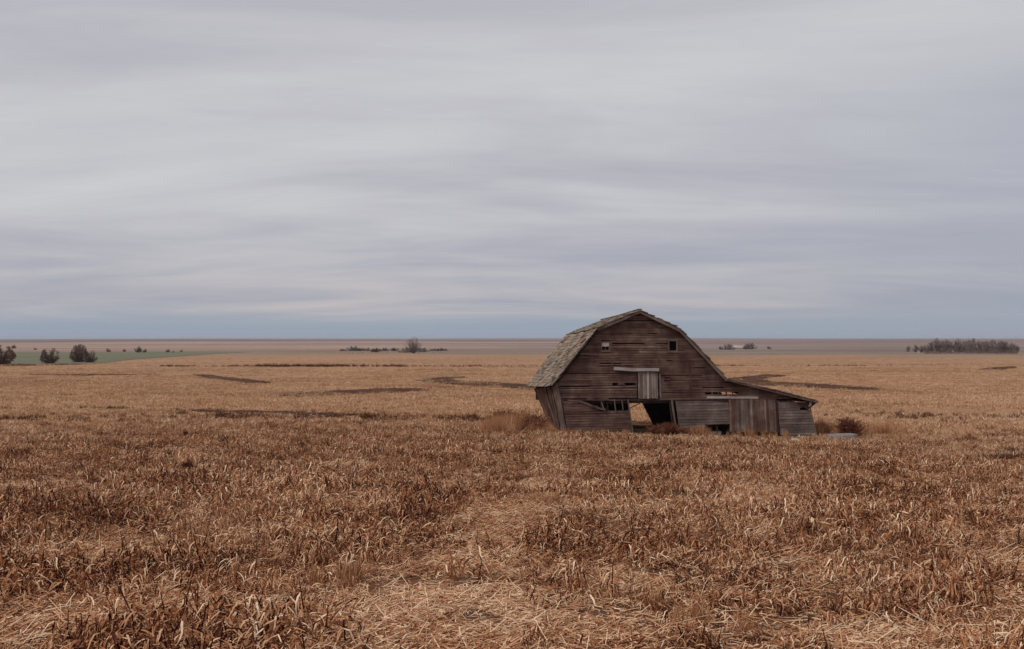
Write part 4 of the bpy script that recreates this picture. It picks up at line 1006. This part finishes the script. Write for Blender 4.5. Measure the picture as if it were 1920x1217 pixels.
# ------------------------------------------------------------------ single weed bushes near the barn
def weedbush(seed, hgt, rad, n, mat):
    R = random.Random(seed); m = MB()
    for i in range(n):
        a = R.uniform(0, 6.28); t_ = abs(R.gauss(0, .75)); d = Vector((math.sin(t_) * math.cos(a), math.sin(t_) * math.sin(a), math.cos(t_)))
        p = Vector((0, 0, 0)) + Vector((R.gauss(0, rad * .2), R.gauss(0, rad * .2), 0)); q = p.copy(); ln = hgt * R.uniform(.6, 1.05)
        for k in range(3):
            d = (d + Vector((R.gauss(0, .2), R.gauss(0, .2), .12))).normalized(); q2 = q + d * ln / 3; m.tube(q, q2, .009 - .002 * k, .007 - .002 * k, 3, R.uniform(.1, .6))
            for _ in range(4):
                d2 = (d + Vector((R.gauss(0, .7), R.gauss(0, .7), R.gauss(.1, .5)))).normalized(); e = q2 + d2 * R.uniform(.05, .18); m.ribbon([q2, (q2 + e) / 2, e], [.006, .008, .003], d2.orthogonal().normalized(), R.uniform(.1, .9))
            q = q2
    k = rad / max(.01, np.percentile([abs(v.x) for v in m.v], 96))
    for v in m.v: v.x *= k; v.y *= k
    return m.mesh('twigs', mat)
M['rust'] = crop_mat('rust_red_weed', [(0, (.065, .022, .016)), (.5, (.20, .072, .042)), (1, (.38, .18, .10))], .3, .3, .5)
def wb(px, py, hpx, wpx, n, label, seed, name='weed_bush'):
    g = at(px, py); k = g.y / F; me = weedbush(seed, hpx * k, wpx * k / 2, n, M['rust'] if px > 900 and px < 1640 else M['weed']); return tag(link(name, me, None, (g.x, g.y, g.z - .02)), label, 'bush')
wb(1591, 818, 33, 48, 420, 'dark red-brown round dead bush standing right of the barn behind the grey slab', 1)
wb(1252, 816, 21, 44, 200, 'dark reddish dead bush growing in the barn doorway', 2)
wb(1283, 817, 13, 46, 90, 'low rust-coloured weed right of the doorway bush', 19)
wb(1228, 815, 14, 30, 70, 'low red-brown weed at the left of the doorway bush', 9)
wb(1000, 810, 30, 56, 240, 'dark reddish weed bush against the rear corner of the leaning side wall', 3)
wb(1541, 812, 20, 26, 60, 'small rust bush touching the right end of the barn', 10)
wb(1666, 885, 16, 34, 60, 'dark low dead bush in the stubble below the grey slab, to its right', 4)
wb(355, 886, 16, 24, 60, 'small dark round weed in the left middle of the field', 5)
wb(348, 820, 10, 9, 30, 'tiny dark round weed farthest of the left group', 6)
wb(419, 836, 15, 14, 40, 'dark upright weed right of the tiny round ones at left', 7)
wb(310, 862, 10, 22, 40, 'small flat dark weed left of the grey patch at left', 8)

# ------------------------------------------------------------------ air
m = MB(); m.box(-14500, 14500, -14500, 14500, -36, 14)
hz = m.mesh('haze'); hm = bpy.data.materials.new('thin_haze'); hm.use_nodes = True; ht = hm.node_tree; ht.nodes.clear()
pv = N(ht, 'ShaderNodeVolumePrincipled'); pv.inputs['Color'].default_value = (.86, .88, .95, 1); pv.inputs['Density'].default_value = HAZE; pv.inputs['Anisotropy'].default_value = 0.0
ho = N(ht, 'ShaderNodeOutputMaterial'); ht.links.new(pv.outputs[0], ho.inputs['Volume']); hz.materials.append(hm)
tag(link('haze', hz), 'thin pale haze over the far plain', 'haze', None, 'stuff')
